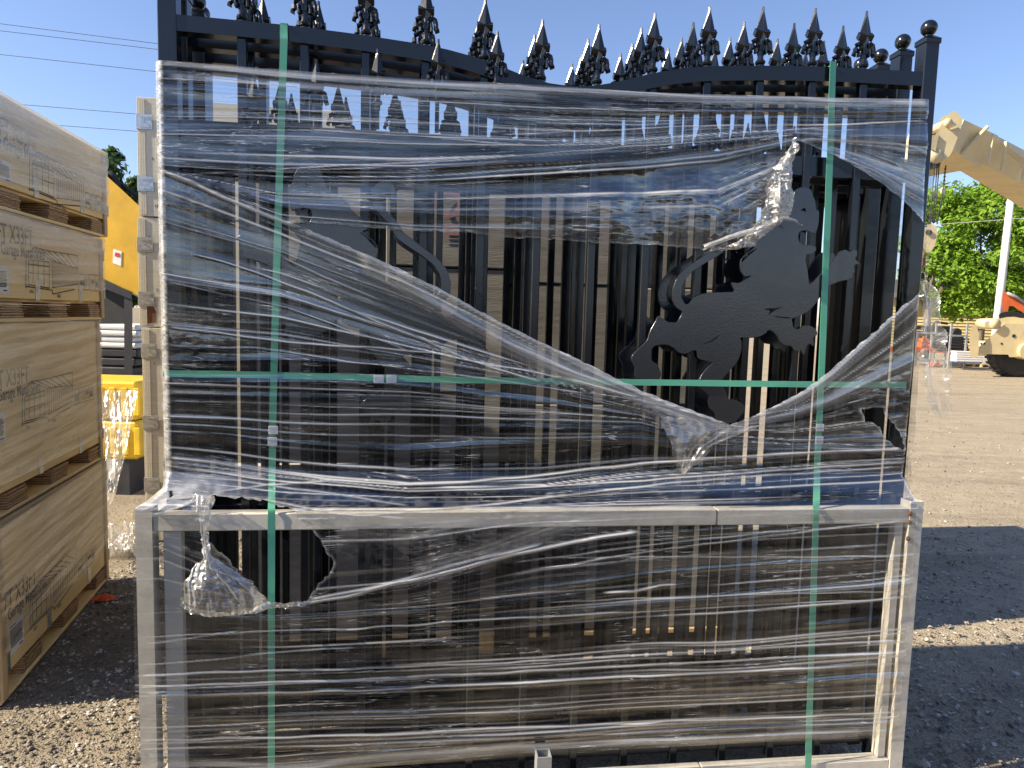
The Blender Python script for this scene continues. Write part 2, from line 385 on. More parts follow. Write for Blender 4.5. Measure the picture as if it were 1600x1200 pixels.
def stones(n, region, smin, smax, seed):
    r = np.random.default_rng(seed); bm = bmesh.new(); bmesh.ops.create_icosphere(bm, subdivisions=1, radius=1)
    bv = np.array([v.co[:] for v in bm.verts]); bf = np.array([[v.index for v in f.verts] for f in bm.faces]); bm.free()
    (x0, x1), (y0, y1) = region
    u = r.random(n); v = r.random(n)
    P = np.stack([x0+(x1-x0)*u, y0+(y1-y0)*v**1.3, np.zeros(n)], 1)
    sz = smin+(smax-smin)*r.random(n)**4
    V = bv[None]*(1+.22*r.standard_normal((n, len(bv), 1)))
    V = V*np.stack([sz*(.8+.5*r.random(n)), sz*(.8+.5*r.random(n)), sz*(.45+.35*r.random(n))], 1)[:, None, :]
    th = r.random(n)*6.28; c, s = np.cos(th)[:, None], np.sin(th)[:, None]
    V = np.stack([V[..., 0]*c-V[..., 1]*s, V[..., 0]*s+V[..., 1]*c, V[..., 2]], -1)+P[:, None]
    V[..., 2] += sz[:, None]*.12
    return V.reshape(-1, 3), (bf[None]+(np.arange(n)*len(bv))[:, None, None]).reshape(-1, 3)
Vs, Fs, b = [], [], 0
for a in ((15000, ((-2.4, -1.0), (1.4, 5.0)), .0025, .010, 1), (13000, ((1.2, 4.2), (1.9, 5.5)), .0025, .011, 2), (200, ((1.5, 2.6), (2.0, 2.9)), .009, .022, 3),
          (1500, ((1.5, 8), (5, 14)), .005, .018, 4), (16, ((1.5, 3.8), (3.4, 5)), .015, .036, 5), (700, ((-1.2, 1.6), (1.5, 2.4)), .003, .012, 6)):
    v, f = stones(*a); Vs.append(v); Fs.append(f+b); b += len(v)
me = bpy.data.meshes.new('gravel'); me.from_pydata(np.concatenate(Vs).tolist(), [], np.concatenate(Fs).tolist()); me.materials.append(M['stone'])
obj('gravel', me, None, kind='stuff', label='loose grey and tan stones lying on the packed lot', category='gravel')

# ------------------------------------------------------------------ the gates
UC = .162; BARS = [-.795+.174*i for i in range(12)]; POSTU = (-.993, 1.338)
PROF = [(0, 2.298), (.06, 2.301), (.14, 2.318), (.22, 2.343), (.30, 2.364), (.38, 2.379), (.47, 2.389), (.64, 2.402), (.84, 2.412), (1.2, 2.419)]
def railz(u): return float(np.interp(abs(u-UC), [p[0] for p in PROF], [p[1] for p in PROF]))
def finial_mb(sc=1.):
    b = MB(); k = sc
    b.lathe([(.0095*k, -.004), (.0095*k, .010*k), (.0145*k, .013*k), (.0165*k, .018*k), (.0145*k, .023*k), (.0095*k, .027*k), (.0085*k, .082*k)], 10)
    w, z0, zm, z1 = .0225*k, .076*k, .107*k, .172*k                # four sided spear head with a narrow neck
    b.add([(-.006*k, 0, z0), (0, -.006*k, z0), (.006*k, 0, z0), (0, .006*k, z0), (-w, 0, zm), (0, -.012*k, zm), (w, 0, zm), (0, .012*k, zm),
           (-.005*k, 0, z1), (0, -.005*k, z1), (.005*k, 0, z1), (0, .005*k, z1), (-.004*k, 0, z1+.014*k), (0, -.004*k, z1+.014*k), (.004*k, 0, z1+.014*k), (0, .004*k, z1+.014*k)],
          [(0, 1, 5, 4), (1, 2, 6, 5), (2, 3, 7, 6), (3, 0, 4, 7), (4, 5, 9, 8), (5, 6, 10, 9), (6, 7, 11, 10), (7, 4, 8, 11),
           (8, 9, 13, 12), (9, 10, 14, 13), (10, 11, 15, 14), (11, 8, 12, 15), (12, 13, 14, 15), (3, 2, 1, 0)])
    b.tube([(-w-.001, 0, zm), (w+.001, 0, zm)], .0135*k, 4)
    for s in (-1, 1):                                              # two scrolled arms, doubled like leaves
        pts = [(.005, .040), (.0065, .064), (.011, .079), (.019, .085), (.026, .080), (.029, .069), (.029, .058), (.032, .051), (.039, .053)]
        b.tube([(s*p*k, 0, q*k) for p, q in pts], [.0065*k, .0065*k, .0075*k, .0085*k, .0085*k, .008*k, .0085*k, .0095*k, .006*k], 6)
        b.tube([(s*p*.55*k, -.006*k, (q-.012)*k) for p, q in pts[1:7]], [.005*k]*6, 5)
        b.tube([(s*p*.55*k, .006*k, (q-.012)*k) for p, q in pts[1:7]], [.005*k]*6, 5)
    return b
FIN = finial_mb().mesh('finial', 'black_paint'); FINS = finial_mb(.9).mesh('small_finial', 'black_paint')
def bar_mesh(z0, z1, name='bar', h=.0125):
    return MB().box(-h, h, -h, h, z0, z1, .002).mesh(name, 'black_paint')
# lion cut from plate, outline read from the photograph (3x crop coordinates)
LION = [(775, 95), (785, 55), (805, 42), (830, 38), (858, 50), (866, 78), (878, 105), (880, 145), (896, 150), (893, 205), (880, 255), (862, 250), (832, 238), (806, 244), (795, 268), (804, 300),
        (826, 310), (852, 310), (880, 316), (882, 334), (862, 350), (836, 352), (830, 380), (838, 412), (843, 445), (848, 496), (872, 484), (895, 458), (925, 432), (952, 408), (972, 375), (992, 344),
        (1018, 330), (1040, 345), (1058, 331), (1074, 336), (1072, 362), (1060, 372), (1086, 396), (1060, 400), (1056, 418), (1064, 436), (1050, 440), (1054, 456), (1034, 470), (998, 476), (960, 490), (928, 506),
        (908, 540), (872, 592), (840, 622), (800, 642), (766, 652), (775, 700), (800, 706), (830, 688), (862, 690), (882, 706), (888, 726), (868, 742), (872, 782), (854, 770), (840, 776), (832, 800), (828, 822), (812, 800),
        (784, 806), (768, 780), (735, 776), (714, 760), (700, 730), (680, 710), (656, 704), (648, 720), (618, 736), (580, 743), (522, 739), (532, 762), (532, 800), (520, 840), (500, 872), (470, 902), (442, 936),
        (442, 970), (460, 1006), (468, 1032), (500, 1034), (532, 1050), (552, 1076), (532, 1102), (508, 1130), (513, 1152), (499, 1170), (490, 1140), (466, 1140), (460, 1162), (443, 1178), (449, 1150), (430, 1136), (414, 1116), (412, 1092),
        (386, 1072), (378, 1040), (386, 1015), (365, 996), (340, 976), (330, 950), (350, 915), (380, 880), (401, 862), (390, 854), (330, 840), (324, 800), (308, 801), (272, 817), (240, 812), (214, 786), (180, 772), (130, 776),
        (108, 800), (108, 850), (140, 870), (157, 910), (150, 935), (110, 950), (60, 940), (34, 920), (39, 880), (21, 850), (20, 828), (60, 790), (95, 755), (105, 715), (125, 680), (145, 640), (165, 655), (190, 672), (234, 675),
        (262, 620), (234, 605), (212, 570), (211, 520), (234, 460), (276, 415), (330, 380), (400, 330), (470, 290), (530, 240), (566, 190), (572, 140), (548, 104), (512, 92), (482, 104), (470, 132), (482, 150), (500, 138), (520, 128), (540, 142), (538, 172), (516, 206), (470, 250),
        (500, 300), (420, 360), (350, 400), (292, 440), (256, 490), (247, 550), (270, 590), (290, 585), (318, 552), (370, 535), (440, 532), (505, 530), (500, 516), (487, 484), (520, 490), (560, 468), (586, 450), (548, 456), (530, 430), (528, 390), (545, 360), (600, 320),
        (572, 308), (600, 270), (640, 240), (672, 204), (700, 178), (728, 165), (752, 140)]
i0 = LION.index((470, 250)); LION[i0:i0+2] = [(500, 225), (455, 268), (430, 300), (470, 306), (448, 340)]
HOLES = [[(802, 148), (832, 132), (838, 158), (824, 150)], [(640, 606), (690, 604), (726, 598), (690, 618), (652, 642), (668, 616), (642, 612)],
         [(336, 778), (380, 762), (446, 718), (410, 756), (370, 772)], [(530, 380), (560, 350), (606, 322), (600, 332), (566, 360), (534, 392)],
         [(678, 640), (766, 648), (764, 656), (690, 648)]]
WL = .065                                                          # plane of the lion plate
def to_gate(pl):
    px = np.array([(980+x/3., 280+y/3.) for x, y in pl]); u, z = gp(px[:, 0], px[:, 1], WL); return list(zip(u, z))
lo = chaikin(to_gate(LION), 1, True, .16); lh = [chaikin(to_gate(h), 1, True, .16) for h in HOLES]
W0 = .088                                                          # the front gate's own plane
def shift(me):
    for v in me.vertices: v.co.y += WL-W0
    return me
LIONR = shift(curve_poly(lo, lh, .006, 'lion', 'black_paint_lit', .0013))
LIONL = shift(curve_poly([(2*UC-p[0], p[1]) for p in lo], [[(2*UC-p[0], p[1]) for p in h] for h in lh], .006, 'lion', 'black_paint_lit', .0013))

def rail_mesh():
    us = np.linspace(POSTU[0]+.0255, POSTU[1]-.0255, 61); b = MB(); h = .044; w = .021
    zs = [railz(u) for u in us]; vs = []
    for u, z in zip(us, zs): vs += [(u, -w, z), (u, w, z), (u, w, z-h), (u, -w, z-h)]
    fs = [(i*4+k, i*4+(k+1) % 4, i*4+4+(k+1) % 4, i*4+4+k) for i in range(60) for k in range(4)]
    return b.add(vs, fs).mesh('top_rail', 'black_paint')
TOPRAIL = rail_mesh()
POST = MB().box(-.025, .025, -.025, .025, .06, 2.515, .003).add([], []).mesh('post', 'black_paint')
_pc = MB().box(-.028, .028, -.028, .028, 2.508, 2.524, .002)
_pc.add([(-.028, -.028, 2.5242), (.028, -.028, 2.5242), (.028, .028, 2.5242), (-.028, .028, 2.5242), (-.012, -.012, 2.537), (.012, -.012, 2.537), (.012, .012, 2.537), (-.012, .012, 2.537)],
        [(0, 1, 5, 4), (1, 2, 6, 5), (2, 3, 7, 6), (3, 0, 4, 7), (4, 5, 6, 7)])
_pc.lathe([(.012, 2.53), (.012, 2.545)] + [(.0255*math.cos(a), 2.562+.0255*math.sin(a)) for a in np.linspace(-1.15, 1.55, 12)], 18)
CAP = _pc.mesh('ball_cap', 'black_paint')
for p in CAP.polygons:
    p.use_smooth = p.center.z > 2.54
MIDR = MB().box(POSTU[0]+.026, POSTU[1]-.026, -.006, .020, 2.075, 2.137, .002).mesh('mid_rail', 'black_paint')
BOTR = MB().box(POSTU[0]+.026, POSTU[1]-.026, -.006, .020, .135, .195, .002).mesh('bottom_rail', 'black_paint')
LOWR = MB().box(POSTU[0]+.026, POSTU[1]-.026, -.004, .018, .93, .975, .002).mesh('lock_rail', 'black_paint')
BARM = {}; UOFF = {0: 0, .118: -.006, .25: .004, .345: -.010}
def gate(label, w, front=False):
    t = thing('ornamental_gate', label, 'gate', PILE @ Matrix.Translation((UOFF[round(w-W0, 3)], w, 0)), 'black ornamental gates bundled upright')
    for s in POSTU:
        p = obj('post', POST, t); p.location.x = s
        obj('ball_cap', CAP, p)
    obj('top_rail', TOPRAIL, t); obj('mid_rail', MIDR, t); obj('bottom_rail', BOTR, t); obj('lock_rail', LOWR, t)
    for i, u in enumerate(BARS):
        zt = round(railz(u)-.043, 4)
        if zt not in BARM: BARM[zt] = bar_mesh(.10, zt)
        o = obj('bar', BARM[zt], t); o.location.x = u
        f = obj('finial', FIN, t); f.location = (u, 0, railz(u)-.002); f.rotation_euler.z = random.uniform(-.05, .05)
    if front:
        for i, u in enumerate(BARS[:5]):
            tip = np.interp(u, [-.8, -.62, -.27, -.09], [2.25, 2.305, 2.387, 2.423]); uu = u+.036
            pk = MB().box(-.006, .006, -.006, .006, 2.137, tip-.145).build('picket', 'black_paint', t); pk.location = (uu, -.024, 0)
            f = obj('small_finial', FINS, t); f.location = (uu, -.024, tip-.15)
    else:
        for u in BARS[:-1]:
            f = obj('small_finial', FINS, t); f.location = (u+.087, .007, 2.134)
    if w-W0 < .2:
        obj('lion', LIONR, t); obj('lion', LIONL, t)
    return t
names = ['frontmost black gate with rampant lion silhouette, dipped top rail and spear finials', 'second black gate from the front, its right ball cap behind the frontmost post',
         'third black gate from the front, its ball cap lowest of the three at right', 'rearmost black ornamental gate, its left ball cap just showing at the top left']
WOFF = [0, .118, .250, .345]
for i in range(4):
    gate(names[i], W0+WOFF[i], i == 0)
def panel(label, w, du, top, dense=False):
    t = thing('picket_panel', label, 'fence panel', PILE @ Matrix.Translation((du, w, 0)), 'plain black panels behind the gates')
    for s in POSTU: MB().box(s-.022, s+.022, -.022, .022, .06, top+.03, .002).build('post', 'black_paint', t)
    for z in (.14, top-.05): MB().box(POSTU[0]+.023, POSTU[1]-.023, -.006, .018, z, z+.045, .002).build('rail', 'black_paint', t)
    bm_ = bar_mesh(.10, top)
    for u in BARS+([b_+.087 for b_ in BARS[2:]] if dense else []): o = obj('bar', bm_, t); o.location.x = u
for i, (l, du) in enumerate((('first', .006), ('second', .028), ('last', -.024))):
    panel('plain black picket panel, %s of the three behind the ornamental gates' % l, W0+.41+.075*i, du, 2.115, i == 2)

# ------------------------------------------------------------------ galvanised steel frame round the foot of the bundle
fr = thing('galvanised_frame', 'pale galvanised square tube frame around the lower half of the gate bundle', 'steel frame', PILE)
def open_tube(b, x0, x1, y0, y1, z0, z1, t=.004):
    b.box(x0, x1, y0, y0+t, z0, z1); b.box(x0, x1, y1-t, y1, z0, z1); b.box(x0, x0+t, y0+t, y1-t, z0, z1); b.box(x1-t, x1, y0+t, y1-t, z0, z1)
    b.box(x0+t, x1-t, y0+t, y1-t, z1-.12, z1-.116)
for (x0, x1, y0, y1, z1, nm) in ((-1.083, -1.037, 0, .05, 1.022, 'post'), (1.343, 1.390, 0, .05, 1.025, 'post'), (-1.075, -1.03, .69, .735, 1.02, 'rear_post'), (1.34, 1.385, .69, .735, 1.02, 'rear_post')):
    b = MB(); open_tube(b, x0, x1, y0, y1, .0, z1); b.build(nm, 'galvanised', fr)
for (z0, z1, y0, nm) in ((.952, 1.004, .002, 'top_rail'), (.075, .122, .002, 'bottom_rail'), (.955, 1.0, .692, 'rear_rail')):
    MB().box(-1.036, .672, y0, y0+.045, z0, z1, .003).build(nm, 'galvanised', fr)
    MB().box(.675, 1.342, y0+.001, y0+.046, z0-.001, z1-.001, .003).build(nm, 'galvanised', fr)
for s, x0, x1 in (('l', -1.075, -1.04), ('r', 1.347, 1.382)):
    for z in (.955, .08): MB().box(x0, x1, .0505, .689, z, z+.04, .003).build('side_rail', 'galvanised', fr)
MB().box(-1.012, -.962, .012, .046, .123, .951, .003).build('inner_post', 'galvanised', fr)
MB().box(1.302, 1.332, .012, .046, .123, .951, .003).build('inner_post', 'galvanised', fr)
b = MB()
for z in (.90, .955, .985): b.lathe([(.009, 0), (.007, .005), (.001, .007)], 7, (1.3425, -.001, z), 'y')
b.v = [(x, -abs(y) if True else y, z) for x, y, z in b.v]; b.build('weld_rust', 'rust', fr)
b = MB(); open_tube(b, .103, .149, -.06, -.014, 0, .236); b.build('foot_stub', 'grey_steel', fr)
MB().box(.098, .154, -.065, .03, .0, .012).build('foot_plate', 'galvanised', fr)

# ------------------------------------------------------------------ green straps
def strap(pix, wfun, width, label, vertical=True):
    pts = []
    for x, y in pix:
        w = wfun(y) if vertical else wfun(x); u, z = gp(np.array(x), np.array(y), w); pts.append((float(u), float(w), float(z)))
    n = 120; L = np.linspace(0, 1, n); P = np.array(pts); k = np.linspace(0, 1, len(P)); Q = np.stack([np.interp(L, k, P[:, i]) for i in range(3)], 1)
    b = MB(); vs = []; ax = 0 if vertical else 2
    for i, q in enumerate(Q):
        for s, d in ((-1, 0), (1, 0), (1, -.0012), (-1, -.0012)):
            p = q.copy(); p[ax] += s*width/2*(1+.04*float(vn(i*.5, s, 4)))+.0012*float(vn(i*.13, 3., 5)); p[1] += d+.0016*s*float(vn(i*.11, 7., 6)); vs.append(p)
    fs = [(i*4+k, i*4+(k+1) % 4, i*4+4+(k+1) % 4, i*4+4+k) for i in range(n-1) for k in range(4)]
    b.add(vs, fs+[(0, 1, 2, 3), (4*n-1, 4*n-2, 4*n-3, 4*n-4)])
    t = thing('green_strap', label, 'strap', PILE, 'green packing straps round the bundle'); b.build('band', 'green_strap', t); return t
ys_ = [38, 60, 200, 400, 600, 735, 770, 797, 830, 900, 1000, 1100, 1215]
wv = lambda y: float(np.interp(y, [0, 30, 60, 735, 792, 2000], [.064, .064, .054, .054, -.003, -.003]))
sl_ = strap([(np.interp(y, [38, 400, 600, 800, 1200], [444, 433, 428, 424, 424]), y) for y in ys_], wv, .0205, 'left vertical green strap running down past the small torn hole')
sr_ = strap([(np.interp(y, [97, 600, 735, 1200], [1302, 1283, 1277, 1262]), y) for y in [96]+ys_[2:]], wv, .022, 'right vertical green strap crossing in front of the lion')
sh_ = strap([(x, np.interp(x, [262, 500, 800, 1280, 1412], [583, 588, 595, 601, 601])) for x in (255, 400, 600, 800, 1000, 1200, 1300, 1416)], lambda x: .0565, .0195, 'horizontal green strap around the middle of the bundle', False)
for t, pts, w in ((sh_, ((592, 592), (612, 592)), .052), (sl_, ((427, 672), (426, 690)), .050), (sr_, ((1281, 668), (1280, 688)), .050)):
    for x, y in pts:
        u, z = gp(np.array(x), np.array(y), w); s = .018 if t is sh_ else .026
        MB().box(u-.015 if t is sh_ else u-.0135, u+.015 if t is sh_ else u+.0135, w-.003, w+.002, z-.0125, z+.0125, .001).build('clip', 'strap_clip', t)
# strap over the top of the gates
for t, px, py in ((sl_, 444, 38), (sr_, 1302, 97)):
    u, z = gp(np.array(px), np.array(py), .064); u = float(u); zt = railz(u)
    MB().box(u-.0105, u+.0105, .062, W0+.38, zt+.001, zt+.0025).build('top_band', 'green_strap', t)

# ------------------------------------------------------------------ stretch film
GX = [250, 440, 640, 850, 1000, 1120, 1240, 1300, 1445]
GUIDE = [(0, [95, 110, 124, 135, 146, 150, 153, 155, 157]), (1, [190, 192, 200, 212, 212, 205, 200, 200, 195]), (1.8, [262, 275, 275, 262, 250, 238, 217, 222, 235]),
         (2.6, [269, 343, 362, 372, 380, 388, 300, 242, 345]), (3.4, [272, 347, 430, 540, 608, 655, 630, 585, 452]), (4.2, [420, 450, 520, 580, 625, 668, 655, 640, 600]),
         (5.2, [560, 570, 580, 605, 640, 680, 690, 690, 690]), (5.8, [640, 645, 650, 655, 660, 690, 696, 696, 696]), (6.6, [715, 738, 760, 752, 732, 722, 712, 708, 702]),
         (7.0, [740, 760, 772, 770, 760, 752, 745, 742, 735]), (7.5, [800, 805, 802, 800, 798, 796, 794, 792, 790]), (8.3, [860, 945, 915, 852, 835, 828, 822, 820, 815]),
         (9, [960, 962, 950, 930, 915, 905, 895, 890, 880]), (10, [1056, 1050, 1043, 1032, 1022, 1014, 1006, 1002, 990]), (11, [1160, 1152, 1145, 1133, 1125, 1121, 1117, 1115, 1108]),
         (11.6, [1215, 1216, 1196, 1182, 1172, 1165, 1159, 1157, 1152])]
def sfield(x, y):
    from_x = np.stack([np.interp(x, GX, gy) for _, gy in GUIDE], 0); sv = np.array([s for s, _ in GUIDE])
    from_x = np.maximum.accumulate(from_x+np.arange(len(sv)).reshape(-1, *([1]*x.ndim))*1e-3, 0)
    out = np.full(x.shape, sv[-1]); out = np.where(y < from_x[0], sv[0]+(y-from_x[0])/90., out)
    for k in range(len(sv)-1):
        a, b = from_x[k], from_x[k+1]; m_ = (y >= a) & (y < b)
        out = np.where(m_, sv[k]+(sv[k+1]-sv[k])*(y-a)/np.maximum(b-a, 2.), out)
    return out
HOLE1 = [(452, 347), (500, 349), (560, 354), (640, 361), (720, 362), (790, 371), (850, 373), (930, 379), (1000, 381), (1060, 386), (1100, 390), (1150, 384), (1180, 372), (1205, 352), (1236, 335), (1242, 312), (1236, 292),
         (1240, 270), (1232, 250), (1240, 234), (1245, 219), (1270, 228), (1300, 241), (1340, 262), (1380, 288), (1415, 317), (1444, 346), (1600, 350), (1600, 440), (1442, 452), (1410, 478), (1370, 515), (1330, 550), (1290, 585), (1250, 614),
         (1210, 634), (1170, 652), (1140, 664), (1110, 652), (1060, 634), (1000, 609), (950, 585), (900, 560), (840, 532), (770, 497), (700, 458), (640, 428), (580, 400), (540, 384), (500, 366), (470, 355)]
HOLE2 = [(330, 776), (345, 774), (400, 780), (440, 792), (458, 799), (470, 812), (488, 830), (500, 848), (508, 862), (520, 882), (512, 898), (498, 915), (486, 932), (476, 940), (440, 944), (420, 942), (402, 918), (386, 905), (370, 888), (350, 870), (328, 846), (322, 820), (326, 800)]
HOLE3 = [(1345, 640), (1376, 636), (1388, 650), (1402, 668), (1412, 690), (1408, 704), (1392, 692), (1384, 686), (1372, 664), (1352, 656)]
HOLE4 = [(263, 768), (269, 766), (271, 774), (266, 778)]
def rag(pl, amp, seed):
    out = []
    for i in range(len(pl)):
        a, b = pl[i], pl[(i+1) % len(pl)]; L = math.hypot(b[0]-a[0], b[1]-a[1]); n = max(1, int(L/5))
        for k in range(n):
            f = k/n; x, y = a[0]+(b[0]-a[0])*f, a[1]+(b[1]-a[1])*f
            out.append((x+amp*float(vn(x*.13, y*.13, seed)), y+amp*float(vn(x*.13, y*.13, seed+5))))
    return out
HOLES_F = [rag(HOLE1, 1.5, 3), rag(HOLE2, 4, 4), rag(HOLE3, 4, 6), HOLE4]
# folds that can be followed in the photograph: (polyline, half width px, milkiness, ridge height m)
FOLDS = [([(1246, 219), (1300, 242), (1380, 290), (1446, 344)], 3, .34, .003), ([(1250, 218), (1330, 222), (1400, 226), (1446, 236)], 4, .4, .003), ([(1300, 240), (1370, 268), (1446, 316)], 3, .3, .003), ([(1340, 232), (1400, 256), (1446, 290)], 3, .3, .003),
         ([(212, 802), (260, 780), (332, 772)], 4, .4, .004), ([(225, 812), (290, 788), (336, 773)], 4, .35, .004), ([(258, 752), (300, 762), (336, 772)], 3, .4, .003), ([(330, 772), (400, 778), (520, 802), (640, 812)], 4, .36, .004), ([(335, 770), (420, 757), (520, 752)], 3, .35, .003), ([(268, 800), (300, 782), (338, 774)], 4, .3, .004), ([(450, 800), (560, 806), (700, 800)], 4, .3, .003),
         ([(250, 100), (430, 116), (600, 128), (850, 140), (1100, 153), (1456, 162)], 6, .42, .004), ([(262, 120), (430, 130), (600, 142), (850, 150)], 6, .28, .002),
         ([(265, 183), (430, 184), (560, 190), (700, 193), (900, 205), (1100, 196)], 2.2, .4, .002), ([(262, 205), (500, 202), (840, 228), (1000, 218), (1240, 203), (1450, 188)], 1.6, .36, .0015),
         ([(780, 212), (900, 206), (1050, 198), (1200, 196), (1450, 190)], 2.5, .33, .002), ([(265, 170), (430, 172), (560, 176)], 1.8, .3, .001),
         ([(430, 265), (560, 258), (700, 252), (850, 240), (1000, 228), (1240, 212)], 1.8, .42, .0015), ([(265, 275), (430, 266), (600, 262)], 1.6, .3, .001), ([(350, 299), (500, 303), (640, 303)], 2.2, .25, .001),
         ([(255, 267), (300, 284), (350, 309), (400, 330), (440, 346), (470, 357)], 5.5, .62, .006),
         ([(470, 358), (560, 395), (640, 432), (700, 462), (770, 501), (850, 540), (930, 578), (1000, 612), (1070, 640), (1140, 664)], 7, .45, .006),
         ([(560, 402), (640, 448), (720, 496), (800, 540), (900, 585), (1000, 622), (1100, 655), (1150, 667)], 14, .42, .008), ([(760, 520), (850, 566), (950, 604), (1050, 640), (1140, 668)], 14, .38, .006),
         ([(1140, 667), (1210, 640), (1260, 614), (1300, 586), (1360, 530), (1442, 455)], 7, .38, .005), ([(1150, 672), (1230, 648), (1300, 625), (1380, 585), (1435, 560)], 7, .2, .003),
         ([(300, 395), (400, 425), (480, 455), (560, 490), (640, 522), (740, 566), (850, 598)], 3, .42, .003), ([(440, 400), (500, 430), (560, 455), (600, 470)], 3, .28, .002),
         ([(262, 510), (340, 520), (450, 535), (600, 545), (680, 553), (800, 575), (900, 596), (1000, 622)], 2.8, .55, .003), ([(262, 440), (360, 462), (450, 482), (560, 520), (650, 552)], 2, .3, .002),
         ([(262, 540), (400, 545), (560, 566), (740, 590), (1000, 625), (1100, 650)], 2, .3, .002), ([(262, 628), (400, 630), (640, 640), (900, 650)], 1.6, .25, .001),
         ([(262, 715), (330, 722), (420, 738), (520, 750), (620, 758), (720, 755), (850, 742), (1000, 725), (1150, 714), (1300, 706), (1425, 700)], 4.2, .60, .005),
         ([(262, 727), (400, 748), (500, 757), (640, 768), (760, 766), (900, 757), (1050, 748), (1230, 733), (1425, 722)], 3, .50, .004), ([(264, 720), (330, 735), (420, 745)], 8, .25, .003),
         ([(620, 800), (760, 790), (850, 778), (1000, 760), (1200, 742), (1400, 730)], 3, .42, .003), ([(262, 742), (380, 752), (520, 772), (640, 790)], 3, .3, .002),
         ([(470, 945), (540, 932), (620, 912), (700, 894), (800, 866), (900, 845), (1000, 832)], 5, .55, .005), ([(480, 938), (600, 915), (700, 885), (850, 850)], 4, .35, .003),
         ([(800, 900), (950, 872), (1100, 850), (1250, 832), (1410, 815)], 2.4, .4, .002), ([(800, 880), (950, 860), (1100, 842), (1250, 828)], 2.4, .35, .002),
         ([(640, 895), (760, 862), (900, 815), (1000, 800), (1100, 790)], 16, .16, .003), ([(520, 830), (640, 840), (760, 815), (900, 800)], 10, .16, .002),
         ([(213, 998), (300, 992), (560, 982), (900, 960), (1405, 935)], 2, .5, .002), ([(213, 1056), (300, 1052), (560, 1045), (800, 1035), (1405, 1000)], 2.8, .6, .003), ([(213, 1073), (560, 1062), (800, 1050), (1405, 1018)], 2.8, .6, .003),
         ([(213, 1087), (560, 1078), (800, 1066), (1405, 1036)], 3.2, .65, .003), ([(218, 1157), (560, 1147), (800, 1136), (1400, 1114)], 3, .55, .003), ([(218, 1170), (560, 1162), (800, 1150), (1395, 1128)], 2.2, .4, .002),
         ([(213, 1040), (300, 1034), (420, 1022), (560, 1010)], 2, .4, .002), ([(213, 1010), (270, 1002), (380, 985)], 2, .4, .002), ([(230, 1195), (350, 1192), (450, 1198), (600, 1180), (800, 1166), (1395, 1142)], 6, .36, .004), ([(860, 872), (1050, 870), (1250, 872), (1420, 868)], 1.8, .35, .001),
         ([(850, 942), (1000, 935), (1200, 928), (1420, 922)], 1.8, .38, .001), ([(940, 926), (990, 923), (1030, 915), (1060, 914)], 3, .7, .001)]
XL = ([90, 400, 740, 765, 800, 1230], [239, 245, 254, 250, 207, 213]); XR = ([140, 345, 452, 745, 765, 790, 1230], [1456, 1447, 1441, 1414, 1424, 1441, 1399])
def film_w(x, y):
    return np.interp(y, [0, 738, 797, 2000], [.046, .046, -.012, -.012])
